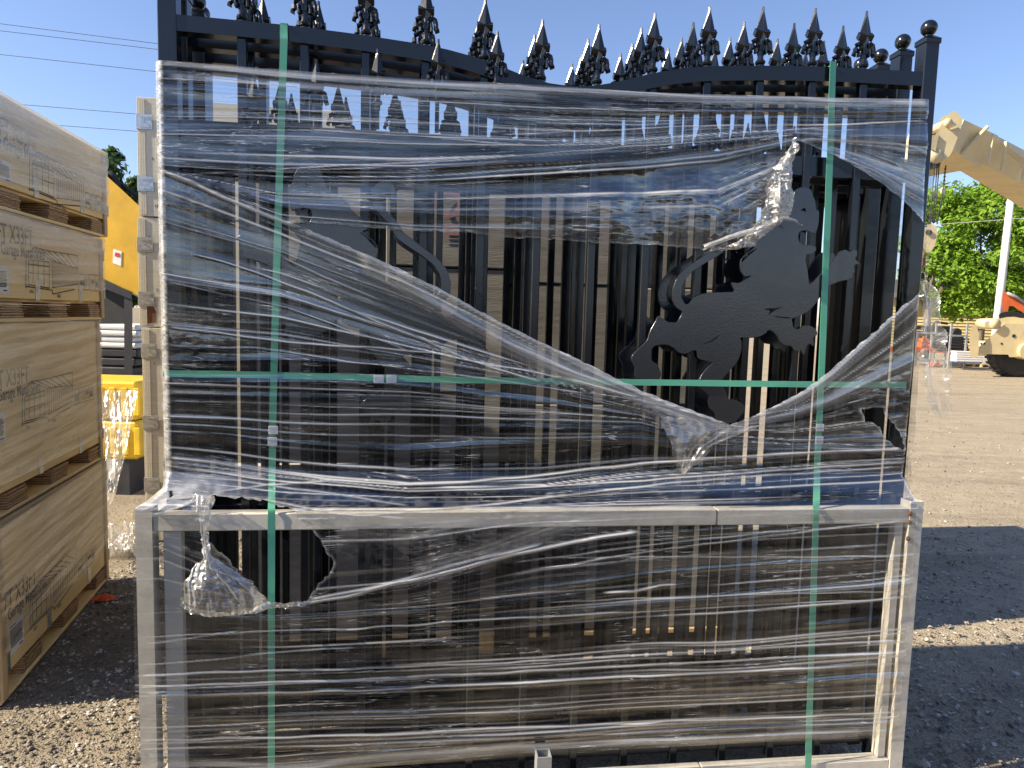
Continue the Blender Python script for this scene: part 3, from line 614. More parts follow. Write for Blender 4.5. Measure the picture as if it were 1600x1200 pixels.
def build_film():
    NXc, NYc = 300, 800
    a = np.linspace(0, 1, NXc+1)[None, :]; bb = np.linspace(0, 1, NYc+1)[:, None]
    x0 = 250+(1450-250)*a+0*bb
    ytop = np.interp(x0, GX, GUIDE[0][1])-2; ybot = np.interp(x0, GX, GUIDE[-1][1])
    y = ytop+(ybot-ytop)*bb
    xl = np.interp(y, *XL); xr = np.interp(y, *XR); x = xl+(xr-xl)*a
    s = sfield(x, y); t = x/100.
    milk = np.zeros(x.shape); d = np.zeros(x.shape)
    amp = np.interp(vn(t*.35, s*.9, 11), [-1, 1], [.3, 1.25])
    d += amp*(.0045*vn(t*.10+.02*vn(t, s, 9), s*1.5, 1)+.0018*vn(t*.16+.05*vn(t*.5, s*2, 6), s*3.9, 2)+.0008*vn(t*.22, s*8.5, 3)+.0003*vn(t*.3, s*17, 4))
    d += .0007*vn(t*.8, s*1.6, 5)
    for pl, hw, mk, rh in FOLDS:
        px = np.array([p[0] for p in pl], float); py = np.array([p[1] for p in pl], float)
        yy = np.interp(x, px, py)+1.2*vn(x*.02, hw+0*x, int(hw*10) % 50); sl = np.gradient(py, px); sx = np.interp(x, px, sl)
        dist = (y-yy)/np.sqrt(1+sx**2); h_ = hw*(.45 if hw < 6 else .9); k = np.exp(-(dist/h_)**2)
        win = np.clip((x-px[0])/14, 0, 1)*np.clip((px[-1]-x)/14, 0, 1); k = k*win
        milk = np.maximum(milk, min(.95, mk*1.9)*k*(.75+.35*vn(t*1.3, s*0+hw, 21))*(1. if hw < 6 else .75+.5*vn(t*.3, dist*.35, 23))); d += rh*k*.85
    r = np.random.default_rng(3)
    for _ in range(230):                                            # small drawn creases that follow the pull
        s0 = r.uniform(.05, 11.4); tc_ = r.uniform(2.2, 14.4); L = r.uniform(.5, 4.5); hw = r.uniform(.006, .013); mk = r.uniform(.15, 1.)**1.5
        ds = s-s0-.03*vn(t*.6, 0*t+s0, 7)
        k = np.exp(-(ds/hw)**2)*np.exp(-((t-tc_)/L)**4)
        milk = np.maximum(milk, mk*k); d += .0011*k
    for _ in range(110):                                             # smooth pulled ridges, no folding
        s0 = r.choice([r.uniform(.1, 2.4), r.uniform(3.6, 7.2), r.uniform(5.0, 6.6), r.uniform(8.6, 11.5), r.uniform(10., 11.5)]); tc_ = r.uniform(2.2, 14.4); L = r.uniform(1.2, 6.); hw = r.uniform(.014, .052)
        ds = s-s0-.06*vn(t*.35, 0*t+s0, 17); k = np.exp(-(ds/hw)**2)*np.exp(-((t-tc_)/L)**4); d += .062*hw*r.uniform(.4, 1.2)*(1.7 if s0 > 8.4 else 1.)*k
    # crumpled places
    for cx, cy, rx, ry, am in ((1130, 330, 130, 55, 1.), (1210, 300, 45, 90, 1.2), (980, 350, 90, 40, .8), (860, 360, 70, 25, .7), (330, 300, 70, 28, .7), (760, 800, 220, 26, .8), (430, 790, 120, 28, .9), (320, 770, 70, 45, 1.1),
                               (1385, 660, 45, 60, 1.0), (700, 850, 160, 40, .6), (300, 545, 60, 30, .5), (1400, 610, 40, 40, .7), (1250, 690, 120, 30, .3), (1350, 260, 90, 50, .35)):
        k = am*np.exp(-((x-cx)/rx)**2-((y-cy)/ry)**2)
        n1 = 1-2*np.abs(vn(x*.035+.6*vn(x*.02, y*.02, 8), y*.055, 31)); n2 = 1-2*np.abs(vn(x*.085, y*.11, 32)+.3*vn(x*.03, y*.03, 12))
        d += k*(.0011*n1+.0012*n2+.0007*vn(x*.25, y*.3, 33)); milk = np.maximum(milk, .16*k*np.clip(n2-.3, 0, 1)*1.6)
    for cx, cy, rx, ry, h_ in ((945, 335, 42, 40, .012), (1065, 330, 46, 52, .013), (860, 350, 55, 20, .008), (1130, 345, 40, 40, .010), (620, 300, 60, 40, .008), (1010, 300, 40, 60, -.006)):
        d += h_*np.exp(-((x-cx)/rx)**4-((y-cy)/ry)**4)*(1+.12*vn(x*.08, y*.12, 51))
    edge = np.full(x.shape, 1e9); nx_ = x.copy(); ny_ = y.copy()
    for h in HOLES_F[:3]:
        for i in range(0, len(h)):
            a_, b_ = np.array(h[i]), np.array(h[(i+1) % len(h)]); ab = b_-a_; tt = np.clip(((x-a_[0])*ab[0]+(y-a_[1])*ab[1])/max(ab@ab, 1e-9), 0, 1)
            qx, qy = a_[0]+tt*ab[0], a_[1]+tt*ab[1]; d2 = (x-qx)**2+(y-qy)**2; m_ = d2 < edge; nx_ = np.where(m_, qx, nx_); ny_ = np.where(m_, qy, ny_); edge = np.minimum(edge, d2)
    edge = np.sqrt(edge); milk = np.maximum(milk, .5*np.exp(-(edge/2.6)**2)*(.7+.5*vn(x*.1, y*.1, 61)))
    milk = np.maximum(milk, .15*np.exp(-((x-1390)/75)**4-((y-262)/48)**4)*(.7+.5*vn(x*.04, y*.05, 83)))
    # multilayer band wrapped hard round the left corner and right corner
    milk = np.maximum(milk, .62*np.clip((15-(x-xl))/3, 0, 1)*np.clip(.62+.35*vn(x*.10, (x*.8+y)*.30, 2)+.3*vn(x*.2, (x*.8+y)*.65, 9), .15, 1)*(y < 745))
    milk = np.maximum(milk,   .55*np.exp(-((x-275)/85)**2-((y-772)/34)**2)*(.75+.4*vn(x*.05, y*.12, 77)))
    milk = np.clip(milk+.012*np.clip(vn(t*.5, s*3, 41)+.2, 0, 1), 0, .9)
    w = film_w(x, y)
    bulge = .012*np.exp(-((y-800)/22.)**2)*np.exp(-((x-820)/560)**4)*0
    # the left and right edges turn round the corner posts
    sn = edge < 2.1; xs_, ys2 = np.where(sn, nx_, x), np.where(sn, ny_, y)
    el = np.clip(1-(x-xl)/13., 0, 1)**2*.020*(y < 790); er = np.clip(1-(xr-x)/7., 0, 1)**2*.012
    d = d*np.clip((x-xl)/22., .12, 1)
    w = w-d-bulge+el+er
    x, y = xs_, ys2; u, z = gp(x, y, film_w(x, y))
    V = np.stack([u, w, z], -1)
    idx = np.arange(x.size).reshape(x.shape)
    quads = np.stack([idx[:-1, :-1], idx[1:, :-1], idx[1:, 1:], idx[:-1, 1:]], -1).reshape(-1, 4)
    cxm = (x[:-1, :-1]+x[1:, 1:]+x[1:, :-1]+x[:-1, 1:]).ravel()/4; cym = (y[:-1, :-1]+y[1:, 1:]+y[1:, :-1]+y[:-1, 1:]).ravel()/4
    keep = np.ones(len(quads), bool)
    for h in HOLES_F: keep &= ~inside(cxm, cym, h)
    quads = quads[keep]
    return V.reshape(-1, 3), quads, np.stack([t, s], -1).reshape(-1, 2), milk.ravel()
def film_obj(name, V, Q, UV, milk, mat, parent, **tags):
    used = np.unique(Q); mp = np.full(len(V), -1); mp[used] = np.arange(len(used)); Q = mp[Q]; V = V[used]; UV = UV[used]; milk = milk[used]
    me = bpy.data.meshes.new(name); me.from_pydata(V.tolist(), [], Q.tolist())
    me.materials.append(M[mat]); me.polygons.foreach_set('use_smooth', np.ones(len(me.polygons), bool))
    ul = me.uv_layers.new(name='UVMap'); li = np.zeros(len(me.loops), np.int32); me.loops.foreach_get('vertex_index', li)
    ul.data.foreach_set('uv', UV[li].astype(np.float32).ravel())
    at = me.attributes.new('milk', 'FLOAT', 'POINT'); at.data.foreach_set('value', milk.astype(np.float32)); me.update()
    return obj(name, me, parent, **tags)
film = thing('stretch_film', 'torn clear stretch film wrapped around the black gate bundle and its steel frame', 'stretch film', PILE)
V, Q, UV, MK = build_film()
film_obj('front_sheet', V, Q, UV, MK, 'film', film)
def grid_sheet(name, left, right, wl, wr, nx, ny, disp, milk, mat, uvs=(1, 1), rg=4.):
    """sheet between two measured edges"""
    tl = np.linspace(0, 1, ny+1); l = np.array(left, float); r_ = np.array(right, float)
    ip = lambda p, k: np.interp(tl, np.linspace(0, 1, len(p)), p[:, k])
    a = np.linspace(0, 1, nx+1)[None, :]
    x = ip(l, 0)[:, None]*(1-a)+ip(r_, 0)[:, None]*a; y = ip(l, 1)[:, None]*(1-a)+ip(r_, 1)[:, None]*a
    x = x+rg*(2*a-1)*np.abs(2*a-1)*vn(y*.09, a*2+y*.02, 71)+.5*rg*(2*a-1)**3*vn(y*.28, a*2, 72); y = y+rg*.6*vn(x*.11, y*.02, 73)*np.clip(np.abs(tl[:, None]-.5)*4-1, 0, 1)
    wL = np.interp(tl, np.linspace(0, 1, len(wl)), wl)[:, None]; wR = np.interp(tl, np.linspace(0, 1, len(wr)), wr)[:, None]
    w = wL*(1-a)+wR*a; u, z = gp(x, y, w); tt = tl[:, None]+0*a; aa = a+0*tt
    w = w-disp(aa, tt, x, y)
    V = np.stack([u, w, z], -1).reshape(-1, 3); idx = np.arange(x.size).reshape(x.shape)
    Q = np.stack([idx[:-1, :-1], idx[1:, :-1], idx[1:, 1:], idx[:-1, 1:]], -1).reshape(-1, 4)
    mk = np.clip(milk(aa, tt, x, y), 0, .95).ravel()
    return film_obj(name, V, Q, np.stack([aa*uvs[0], tt*uvs[1]], -1).reshape(-1, 2), mk, mat, film)
rid = lambda x, y, sd: 1-2*np.abs(vn(x, y, sd))
grid_sheet('torn_strip', [(1240, 216), (1214, 256), (1200, 290), (1192, 330), (1172, 362), (1140, 384), (1100, 394)], [(1244, 222), (1241, 250), (1231, 275), (1236, 305), (1233, 338), (1196, 366), (1172, 388)],
           [.04, .025, .02, .02, .03, .04, .044], [.035, .02, .01, .01, .02, .035, .044], 60, 140,
           lambda a, t, x, y: .012*rid(x*.06, y*.05, 3)+.007*rid(x*.13+.5*vn(x*.05, y*.05, 4), y*.12, 5)+.003*vn(x*.4, y*.4, 6)+.008*np.sin(a*3.14),
           lambda a, t, x, y: .18+.35*np.clip(rid(x*.13, y*.12, 5)-.2, 0, 1), 'film_bunched', (1.5, 4))
grid_sheet('rolled_edge', [(1252, 351), (1240, 342), (1223, 337), (1198, 350), (1150, 364), (1100, 381)], [(1253, 353), (1238, 346), (1222, 343), (1200, 357), (1152, 372), (1098, 390)], [.01, .01, .02, .03, .04], [.012, .012, .022, .032, .042], 8, 60,
           lambda a, t, x, y: .008*np.sin(a*3.14)+.002*vn(x*.2, y*.2, 8), lambda a, t, x, y: .55+.1*vn(x*.2, y*.2, 3), 'film_bunched', (.3, 4))
# bunched film hanging in the small hole
grid_sheet('hanging_bunch', [(298, 770), (302, 786), (308, 806), (314, 842), (318, 868), (296, 898), (283, 918), (284, 940), (292, 952)],
           [(338, 774), (334, 786), (328, 804), (326, 838), (334, 868), (362, 888), (392, 912), (415, 935), (412, 950)],
           [.0, -.03, -.03, -.03, -.05, -.06, -.06, -.05, -.03], [.0, -.03, -.03, -.03, -.05, -.05, -.05, -.03, -.02], 130, 150,
           lambda a, t, x, y: (.006+.045*np.clip((t-.45)*2.2, 0, 1))*np.sin(a*3.14)+.008*np.clip(t*2.2-.25, .03, 1)*rid(a*7+.7*vn(t*3, a*2, 2), t*2.2, 3)+.0035*rid(x*.09, y*.07, 5)+.0015*vn(x*.3, y*.3, 6),
           lambda a, t, x, y: .08+.42*np.clip(rid(a*7+.7*vn(t*3, a*2, 2), t*2.2, 3)-.15, 0, 1)+.35*np.clip((t-.93)*12, 0, 1)+.25*np.exp(-((t-.47)/.05)**2), 'film_bunched', (2, 3))
grid_sheet('bunch_hem', [(284, 934), (296, 950), (330, 955), (370, 957), (395, 950), (420, 940), (445, 942), (478, 938)], [(283, 946), (300, 958), (334, 963), (372, 962), (400, 958), (424, 950), (448, 950), (480, 946)],
           [-.05, -.05, -.06, -.06, -.04, -.02, -.016, -.016], [-.045, -.045, -.055, -.055, -.035, -.018, -.015, -.015], 8, 120,
           lambda a, t, x, y: .006*rid(x*.12, y*.1, 3)+.003*vn(x*.4, y*.4, 5), lambda a, t, x, y: .4+.3*vn(x*.15, y*.2, 4), 'film_bunched', (.3, 5))
# pointed flap under the lion's paw
grid_sheet('pointed_flap', [(1030, 648), (1040, 680), (1052, 710), (1066, 742)], [(1150, 666), (1190, 664), (1120, 692), (1070, 742)], [.02, .005, 0, .01], [.03, .02, .01, .01], 70, 70,
           lambda a, t, x, y: .008*rid(a*5+t*.6, t*.7, 3)+.002*vn(x*.15, y*.1, 6), lambda a, t, x, y: .04+.30*np.clip(rid(a*5+t*.6, t*.7, 3)-.45, 0, 1)+.4*np.clip((t-.8)*4, 0, 1)*np.clip(rid(x*.1, y*.1, 9), 0, 1)+.25*np.exp(-((a-.98)/.05)**2), 'film_loose', (1.5, 2))
# loose tail blowing at the right edge
grid_sheet('loose_tail', [(1440, 446), (1439, 480), (1438, 530), (1436, 580), (1440, 610), (1452, 632), (1466, 652)], [(1443, 436), (1462, 455), (1466, 490), (1477, 545), (1482, 590), (1485, 630), (1486, 655)],
           [.05, .05, .04, .04, .03, .02, .02], [.05, .02, .0, -.01, -.02, -.02, -.01], 50, 110,
           lambda a, t, x, y: .012*np.sin(a*7+t*2)+.004*rid(a*3, t*2.5, 3)*(t > .2)+.0012*vn(x*.2, y*.1, 6), lambda a, t, x, y: -.01+.16*np.clip(rid(a*3.2+.8*t, t*.8, 4)-.4, 0, 1)+.25*np.exp(-((a-1)/.03)**2)+.35*np.clip((t-.72)*3, 0, 1)*np.clip(rid(x*.12, y*.12, 9)-.3, 0, 1), 'film_loose', (1, 3))
# side walls of the wrap
def side_wall(u0, u1, z0, z1, name):
    ny, nz = 60, 160
    wv_, zv = np.meshgrid(np.linspace(0, 1, ny+1), np.linspace(0, 1, nz+1)); zz = z0+(z1-z0)*zv
    uu = u0+(u1-u0)*wv_+.004*vn(wv_*2, zz*22, 4)+.002*vn(wv_*3, zz*60, 5); ww = .05+.62*wv_
    V = np.stack([uu, ww, zz], -1).reshape(-1, 3); idx = np.arange(uu.size).reshape(uu.shape)
    Q = np.stack([idx[:-1, :-1], idx[1:, :-1], idx[1:, 1:], idx[:-1, 1:]], -1).reshape(-1, 4)
    film_obj(name, V, Q, np.stack([wv_*8, zz*5], -1).reshape(-1, 2), np.full(uu.size, .05), 'film', film)
side_wall(-1.022, -1.022, 1.04, 2.26, 'side_sheet'); side_wall(1.372, 1.372, 1.72, 2.24, 'side_sheet'); side_wall(1.372, 1.372, 1.04, 1.60, 'side_sheet')

# ------------------------------------------------------------------ stack of printed wooden crates on the left
A = gnd(5, 1100)[:2]; B = gnd(165, 905)[:2]; EA = (A-B)/np.linalg.norm(A-B); EN = np.array([-EA[1], EA[0]])
if EN[0] < 0: EN = -EN
def axes(vp):
    e = -np.array([(vp-800)/F, 1.]); e /= np.linalg.norm(e); return e, np.array([-e[1], e[0]])
def face(px, py, off=0., vp=518):
    e, n = axes(vp); d = ray(px, py); o2 = B+n*off; k = ((o2-CC[:2])@n)/(d[:2]@n); P = CC+d*k; return float((P[:2]-B)@e), float(P[2])
# local crate frame: x = along the face from the far end towards the viewer, y = outwards from the face, z up
def crate_frame(off, vp):
    e, n = axes(vp)
    return Matrix(((e[0], n[0], 0, B[0]+n[0]*off), (e[1], n[1], 0, B[1]+n[1]*off), (0, 0, 1, 0), (0, 0, 0, 1)))
HOUSE = [((40, 400), (40, 446)), ((40, 400), (53, 386)), ((53, 386), (80, 407)), ((80, 407), (81, 447)), ((43, 443), (76, 449)), ((80, 407), (120, 419)), ((81, 448), (120, 443)), ((120, 399), (120, 443)), ((53, 386), (72, 391)), ((72, 391), (120, 399)),
         ((44, 405), (44, 440)), ((59, 406), (59, 443)), ((76, 408), (76, 449)), ((44, 405), (76, 409)), ((44, 412), (76, 416)), ((44, 425), (76, 428)), ((51, 406), (51, 441)), ((68, 408), (68, 446)), ((40, 446), (80, 452)), ((81, 452), (81, 458)), ((81, 458), (115, 451)), ((40, 440), (40, 449))]
for k in range(12): HOUSE.append(((83+k*3.1, 408+k*.93), (83+k*3.1, 447.6-k*.32)))
for k in range(7): HOUSE.append(((42+k*5.2, 404+k*.5 if k < 3 else 406), (42+k*5.2, 398-k*4.2+1 if k < 3 else 390+(k-3)*4.5)))
for k in range(5): HOUSE.append(((61+k*10.5, 387.5+k*2.2), (86+k*8.2, 408+k*2.4)))
ICON = [(123, 427), (131, 428), (139, 428), (147, 429), (153, 430)]
def line_mb(b, p, q, th, y=0.):
    d = np.array([q[0]-p[0], q[1]-p[1]]); L = np.linalg.norm(d)
    if L < 1e-6: return
    n = np.array([-d[1], d[0]])/L*th/2; P, Q_ = np.array(p), np.array(q)
    b.add([(*(P-n)[:1], y, (P-n)[1]), ((P+n)[0], y, (P+n)[1]), ((Q_+n)[0], y, (Q_+n)[1]), ((Q_-n)[0], y, (Q_-n)[1])], [(0, 1, 2, 3)])
def crate(label, off, z0, z1, length, far, filmmat, milkz, film_from, prints=True, dz=0., near=0, vp=520):
    t = thing('wooden_crate', label, 'crate', crate_frame(off, vp), 'printed wooden crates stacked on the left'); dep = 1.15; a0 = far
    fh = .098; zp = z0+fh; L = length
    MB().box(a0+.03, L, -.018, 0, zp, z1, .002).build('side_panel', 'plywood', t)
    MB().box(a0+.012, a0+.028, -dep, -.001, zp, z1-.002, .002).build('end_panel', 'plywood', t)
    MB().box(L+.001, L+.017, -dep, -.001, zp, z1-.002, .002).build('end_panel', 'plywood', t)
    MB().box(a0+.03, L, -dep, -.02, z1-.016, z1-.003, .002).build('lid', 'plywood', t)
    MB().box(a0+.03, L, -dep, -dep+.016, zp, z1-.018, .002).build('side_panel', 'plywood', t)
    MB().box(a0+.03, L, -dep+.02, -.019, zp-.012, zp-.001).build('floor_panel', 'plywood', t)
    MB().box(a0, a0+.011, -.09, .006, z0+.006, z1+.002, .002).build('corner_batten', 'batten_wood', t)
    MB().box(a0+.0115, a0+.05, .0005, .011, z0+.008, z1-.003, .002).build('corner_batten', 'batten_wood', t)
    MB().box(L-.05, L-.001, .0005, .011, z0+.008, z1-.003, .002).build('corner_batten', 'batten_wood', t)
    MB().box(a0+.03, L, -.12, .004, z0, z0+.014, .002).build('base_board', 'plywood', t)
    MB().box(a0+.03, L, -dep, -dep+.12, z0, z0+.014, .002).build('base_board', 'plywood', t)
    for a, w in ((a0+.055, .15), (a0+.50, .20), (a0+.97, .19), (a0+1.42, .2)):
        if a+w < L:
            h0, h1 = z0+.0145, zp-.0125; n = 6
            for k in range(n):                                     # blocks glued up from plywood off-cuts, each leaf uneven
                MB().box(a+random.uniform(-.004, .004), a+w+random.uniform(-.004, .004), -.13+random.uniform(-.004, .004), random.uniform(-.006, .002), h0+(h1-h0)*k/n, h0+(h1-h0)*(k+.93)/n).build('foot_block', 'ply_edge', t)
            MB().box(a, a+w, -dep+.005, -dep+.13, h0, h1).build('foot_block', 'ply_edge', t)
    for a in (a0+.30, a0+.80 if not near else a0+.86, a0+1.3):
        c = MB().box(a, a+.045, .0005, .0022, zp-.004, zp+.085, .0005); c.box(a+.017, a+.027, .0022, .0035, zp+.03, zp+.05); c.box(a+.01, a+.014, .0022, .004, zp+.065, zp+.07)
        if a+.05 < L: c.build('clip', 'zinc', t)
    for z in (zp+.02, z1-.12): 
        c = MB().box(a0-.003, a0-.0005, -.05, -.005, z, z+.06); c.box(a0-.003, a0+.02, .0115, .013, z, z+.06); c.build('corner_bracket', 'zinc', t)
    if prints:
        zref = face(81, 467, 0., 568)[1]; xs = (face(45, 279, off, vp)[0] if vp > 580 else face(40, 446, off, 568)[0] if vp > 560 else face(34, 657, off, vp)[0])-face(40, 446, 0., 568)[0]; P = lambda q: (face(*q, 0., 568)[0]+xs, face(*q, 0., 568)[1]-zref+zp+dz); b = MB()
        for p, q in HOUSE: line_mb(b, P(p), P(q), .0052, .0015)
        for i in range(4):
            x0, x1 = ICON[i], ICON[i+1]
            for p, q in (((x0[0], x0[1]), (x1[0]-1, x1[1])), ((x0[0], x0[1]+24), (x1[0]-1, x1[1]+23)), ((x0[0], x0[1]), (x0[0], x0[1]+24)), ((x1[0]-1, x1[1]), (x1[0]-1, x1[1]+23))): line_mb(b, P(p), P(q), .0035, .0015)
            cx = (x0[0]+x1[0]-1)/2; y = x0[1]
            if i == 0: 
                for k in range(6): line_mb(b, P((cx-3, y+11+k*1.3)), P((cx+3, y+10+k*1.6)), .006, .0015)
            elif i == 1:
                for k in (-1.5, 1.5): line_mb(b, P((cx+k, y+3)), P((cx+k, y+20)), .005, .0015)
            elif i == 2: line_mb(b, P((cx-2.5, y+11)), P((cx+2.5, y+11)), .02, .0015); line_mb(b, P((cx, y+4)), P((cx, y+20)), .005, .0015)
            else: line_mb(b, P((cx-2, y+15)), P((cx+2, y+15)), .03, .0015); line_mb(b, P((cx, y+5)), P((cx, y+15)), .004, .0015)
        b.build('printed_drawing', 'ink', t)
        def txt(s, px, py, size):
            a, z = P((px, py)); me_ = text_mesh(s, size, 'ink'); o = obj('printed_text', me_, t); kx = .74
            o.matrix_local = Matrix(((-kx, 0, 0, a), (0, 0, 1, .0016), (0, 1, 0, z), (0, 0, 0, 1)))
        txt('5FT X33FT', -12, 373, .105); txt('Double Garage Metal Shed', -33, 390, .072); txt('300LA', 88, 463, .022); txt('300LA', 46, 456, .02)
        lp = [(-14, 412), (14, 412), (14, 460), (-14, 460)] if not near else [(2, 404), (30, 404), (30, 455), (2, 455)]
        a_, b_ = P(lp[0]), P(lp[2]); xa, xb = sorted((a_[0], b_[0])); za, zb_ = sorted((a_[1], b_[1])); za = max(za, zp+.02)
        MB().box(xa, xb, .0005, .0016, za, zb_).build('paper_label', 'label_paper', t)
        c = MB(); H_ = zb_-za; W_ = xb-xa
        for k in range(11): c.box(xa+W_*(.1 if k % 3 else .16), xb-W_*.1, .0017, .0019, za+H_*(.22+.055*k), za+H_*(.22+.055*k+.038))
        c.box(xa+W_*.5, xb-W_*.1, .0017, .0019, za+H_*.88, za+H_*.92); c.box(xa+W_*.1, xa+W_*.35, .0017, .0019, za+H_*.07, za+H_*.12); c.build('label_print', 'ink', t)
    # wrap round the crate
    nx, nz = 150, 110; aa, zz = np.meshgrid(np.linspace(a0+.002, L, nx+1), np.linspace(film_from, z1+.004, nz+1))
    tt = (aa-a0)*5; ss = zz*5+.25*(aa-a0); d = .010+.004*vn(tt*.25, ss*3, int(z0*10)+1)+.0022*vn(tt*.5, ss*8, 3)+.001*vn(tt*.9, ss*20, 4)
    d += .014*np.exp(-((aa-a0)/.05)**2)*0
    V_ = np.stack([aa, d+.008, zz], -1).reshape(-1, 3); idx_ = np.arange(aa.size).reshape(aa.shape)
    Q_ = np.stack([idx_[:-1, :-1], idx_[1:, :-1], idx_[1:, 1:], idx_[:-1, 1:]], -1).reshape(-1, 4)
    mk = np.clip(.05+milkz*np.clip((zz-film_from)/(z1-film_from)*1.5-.1, 0, 1)*(.7+.5*vn(tt*.4, ss*2.2, 5))+.22*np.clip(rid(tt*.3, ss*6, 7)-.75, 0, 1)*2.5, 0, .8)
    film_obj('film_wrap', V_, Q_, np.stack([tt, ss], -1).reshape(-1, 2), mk.ravel(), filmmat, t)
    MBt = MB().box(a0, L, -dep, .012, z1+.0045, z1+.0055); MBt.build('film_top', 'film_crate_milky', t)
    return t
crate('lowest wooden crate of the left stack, wrapped in film and standing on the gravel', .012, 0.004, .712, 1.40, .0, 'film_crate', .18, .20, True, .03, near=1, vp=518)
crate('third wooden crate from the top, large black shed drawing and lettering under film', -.0, .722, 1.513, 1.41, .0, 'film_crate', .10, .86, True, .20, vp=548)
crate('second wooden crate from the top of the left stack, yellowish with shed drawing', .026, 1.522, 1.968, 1.42, .0, 'film_crate', .30, 1.68, True, 0., vp=568)
crate('topmost wooden crate of the left stack, under milky stretch film', .055, 1.978, 2.44, 1.42, .0, 'film_crate_milky', .35, 2.10, True, -.03, vp=594)

# ------------------------------------------------------------------ tall plywood crates behind, left edge of the bundle
p0 = atY(213, 150, 4.75); base = (p0[0], p0[1], 0)
zs = [0.0] + [float(atY(213, y, 4.75)[2]) for y in (511, 338, 150)]
lab = ['bottom pale plywood crate behind the bundle with three zinc corner brackets', 'middle pale plywood crate behind the bundle, film round its upper bracket', 'top pale plywood crate behind the bundle, rising against the sky']
brk = [(548, 660, 757), (382, 467), (190, 287)]
for i in range(3):
    dx = (.0, -.012, .0)[i]
    t = thing('plywood_crate', lab[i], 'crate', frame_at((base[0]+dx, base[1], 0), (math.cos(.16), math.sin(.16))), 'pale plywood crates stacked behind the bundle'); z0, z1 = zs[i]+(.004 if i else 0), zs[i+1]-.004
    MB().box(.006, 1.3, 0, .012, z0, z1, .002).build('front_panel', 'plywood_pale', t)
    MB().box(0, .0055, .0005, 1.0, z0, z1, .001).build('end_panel', 'plywood_pale', t)
    MB().box(.006, 1.3, .013, .988, z1-.012, z1-.001, .002).build('lid', 'plywood_pale', t)
    MB().box(.006, 1.3, .988, 1.0, z0, z1, .002).build('back_panel', 'plywood_pale', t)
    MB().box(1.301, 1.313, 0, 1.0, z0, z1, .002).build('end_panel', 'plywood_pale', t)
    for k in range(3): MB().box(.012+k*.013, .0225+k*.013, -.002-.001*k, -.0005, z0+.01, z1-.01).build('edge_strip', 'plywood_pale', t)
    for y in brk[i]:
        zc = float(atY(225, y, 4.75)[2]); b = MB().box(-.004, .095, -.007, -.0045, zc-.048, zc+.048, .001); b.box(-.004, -.001, -.0045, .06, zc-.048, zc+.048)
        b.box(.02, .085, -.010, -.007, zc+.028, zc+.034); b.box(.02, .085, -.010, -.007, zc-.034, zc-.028)
        for q in ((.07, .03), (.075, -.03), (.045, 0)): b.lathe([(.005, -.0105), (.005, -.007)], 6, (q[0], 0, zc+q[1]), 'y')
        b.build('corner_bracket', 'zinc', t)
    nb = MB()
    for k in range(9):
        a, z = random.uniform(.06, .22), random.uniform(z0+.05, z1-.05); nb.box(a, a+.003, -.0012, -.0003, z, z+.018)
    nb.build('nail_marks', 'ink', t)
    if i == 1: MB().add([(.045, -.001, z0+.02), (.10, -.001, z0+.03), (.105, -.001, z0+.10), (.085, -.001, z0+.155), (.045, -.001, z0+.17)], [(0, 1, 2, 3, 4)]).build('stain', 'rust', t)

# ------------------------------------------------------------------ wrapped goods behind the gates, seen between the bars
def goods(label, x0, x1, y0, y1, h, logo, mat='pale_wrap', group='film wrapped pallets behind the gates'):
    t = thing('wrapped_pallet', label, 'pallet', frame_at((x0, y0, 0), (math.cos(PSI), math.sin(PSI))), group); Lx = x1-x0; D_ = y1-y0
    for k in range(3): MB().box(k*(Lx-.1)/2, k*(Lx-.1)/2+.1, 0, D_, .0, .09, .003).build('runner', 'batten_wood', t)
    for k in range(5): MB().box(0, Lx, k*(D_-.1)/4, k*(D_-.1)/4+.1, .0905, .112, .003).build('deck_board', 'batten_wood', t)
    nz_ = 4
    for i in range(nz_):
        z0 = .114+(h-.114)*i/nz_; z1 = .114+(h-.114)*(i+1)/nz_-.006
        for j in range(2):
            MB().box(.01+j*Lx/2, j*Lx/2+Lx/2-.004, .01+random.uniform(0, .02), D_-.01, z0, z1, .006).build('carton', mat, t)
        if logo and i == nz_-1:
            for j in range(2):
                b = MB(); c = (Lx*(.25+.5*j), (z0+z1)/2); rr = .065
                for k in range(20):
                    a0, a1 = k/20*6.283, (k+1)/20*6.283; b.add([(c[0]+r_*math.cos(q), .008, c[1]+r_*math.sin(q)) for q in (a0, a1) for r_ in (rr*.62, rr)], [(0, 1, 3, 2)])
                for k in range(3): b.box(c[0]-.06, c[0]+.06, .0075, .0085, c[1]-.10-k*.02, c[1]-.09-k*.02)
                b.build('red_print', 'red_ink', t)
goods('pale wrapped pallet with red round prints behind the left half of the gates', -1.15, -.012, 3.10, 4.6, 2.38, True)
goods('pale wrapped pallet behind the middle of the gates, without print', .01, 1.10, 3.22, 4.75, 2.30, False)

# unseen goods added beside and behind the viewer, mirrored dark in film and paint
for x0, x1, y0, dy, h, l in ((-4.7, -2.75, -2.6, 1.6, 3.1, 'nearer of the two standing left of the viewer'), (-4.8, -2.8, -4.7, 1.8, 2.8, 'farther of the two standing left of the viewer'),
        (-2.4, .2, -9.6, 1.3, 1.8, 'low one at the left end of the yard opposite'), (.6, 3.4, -9.2, 1.3, 2.0, 'low one in the middle of the yard opposite'), (3.9, 7.0, -8.6, 1.3, 1.75, 'low one at the right end of the yard opposite')):
    goods('added unseen brown pallet stack, '+l, x0, x1, y0, y0+dy, h, False, 'brown_wrap', 'unseen brown pallet stacks added opposite the gates')

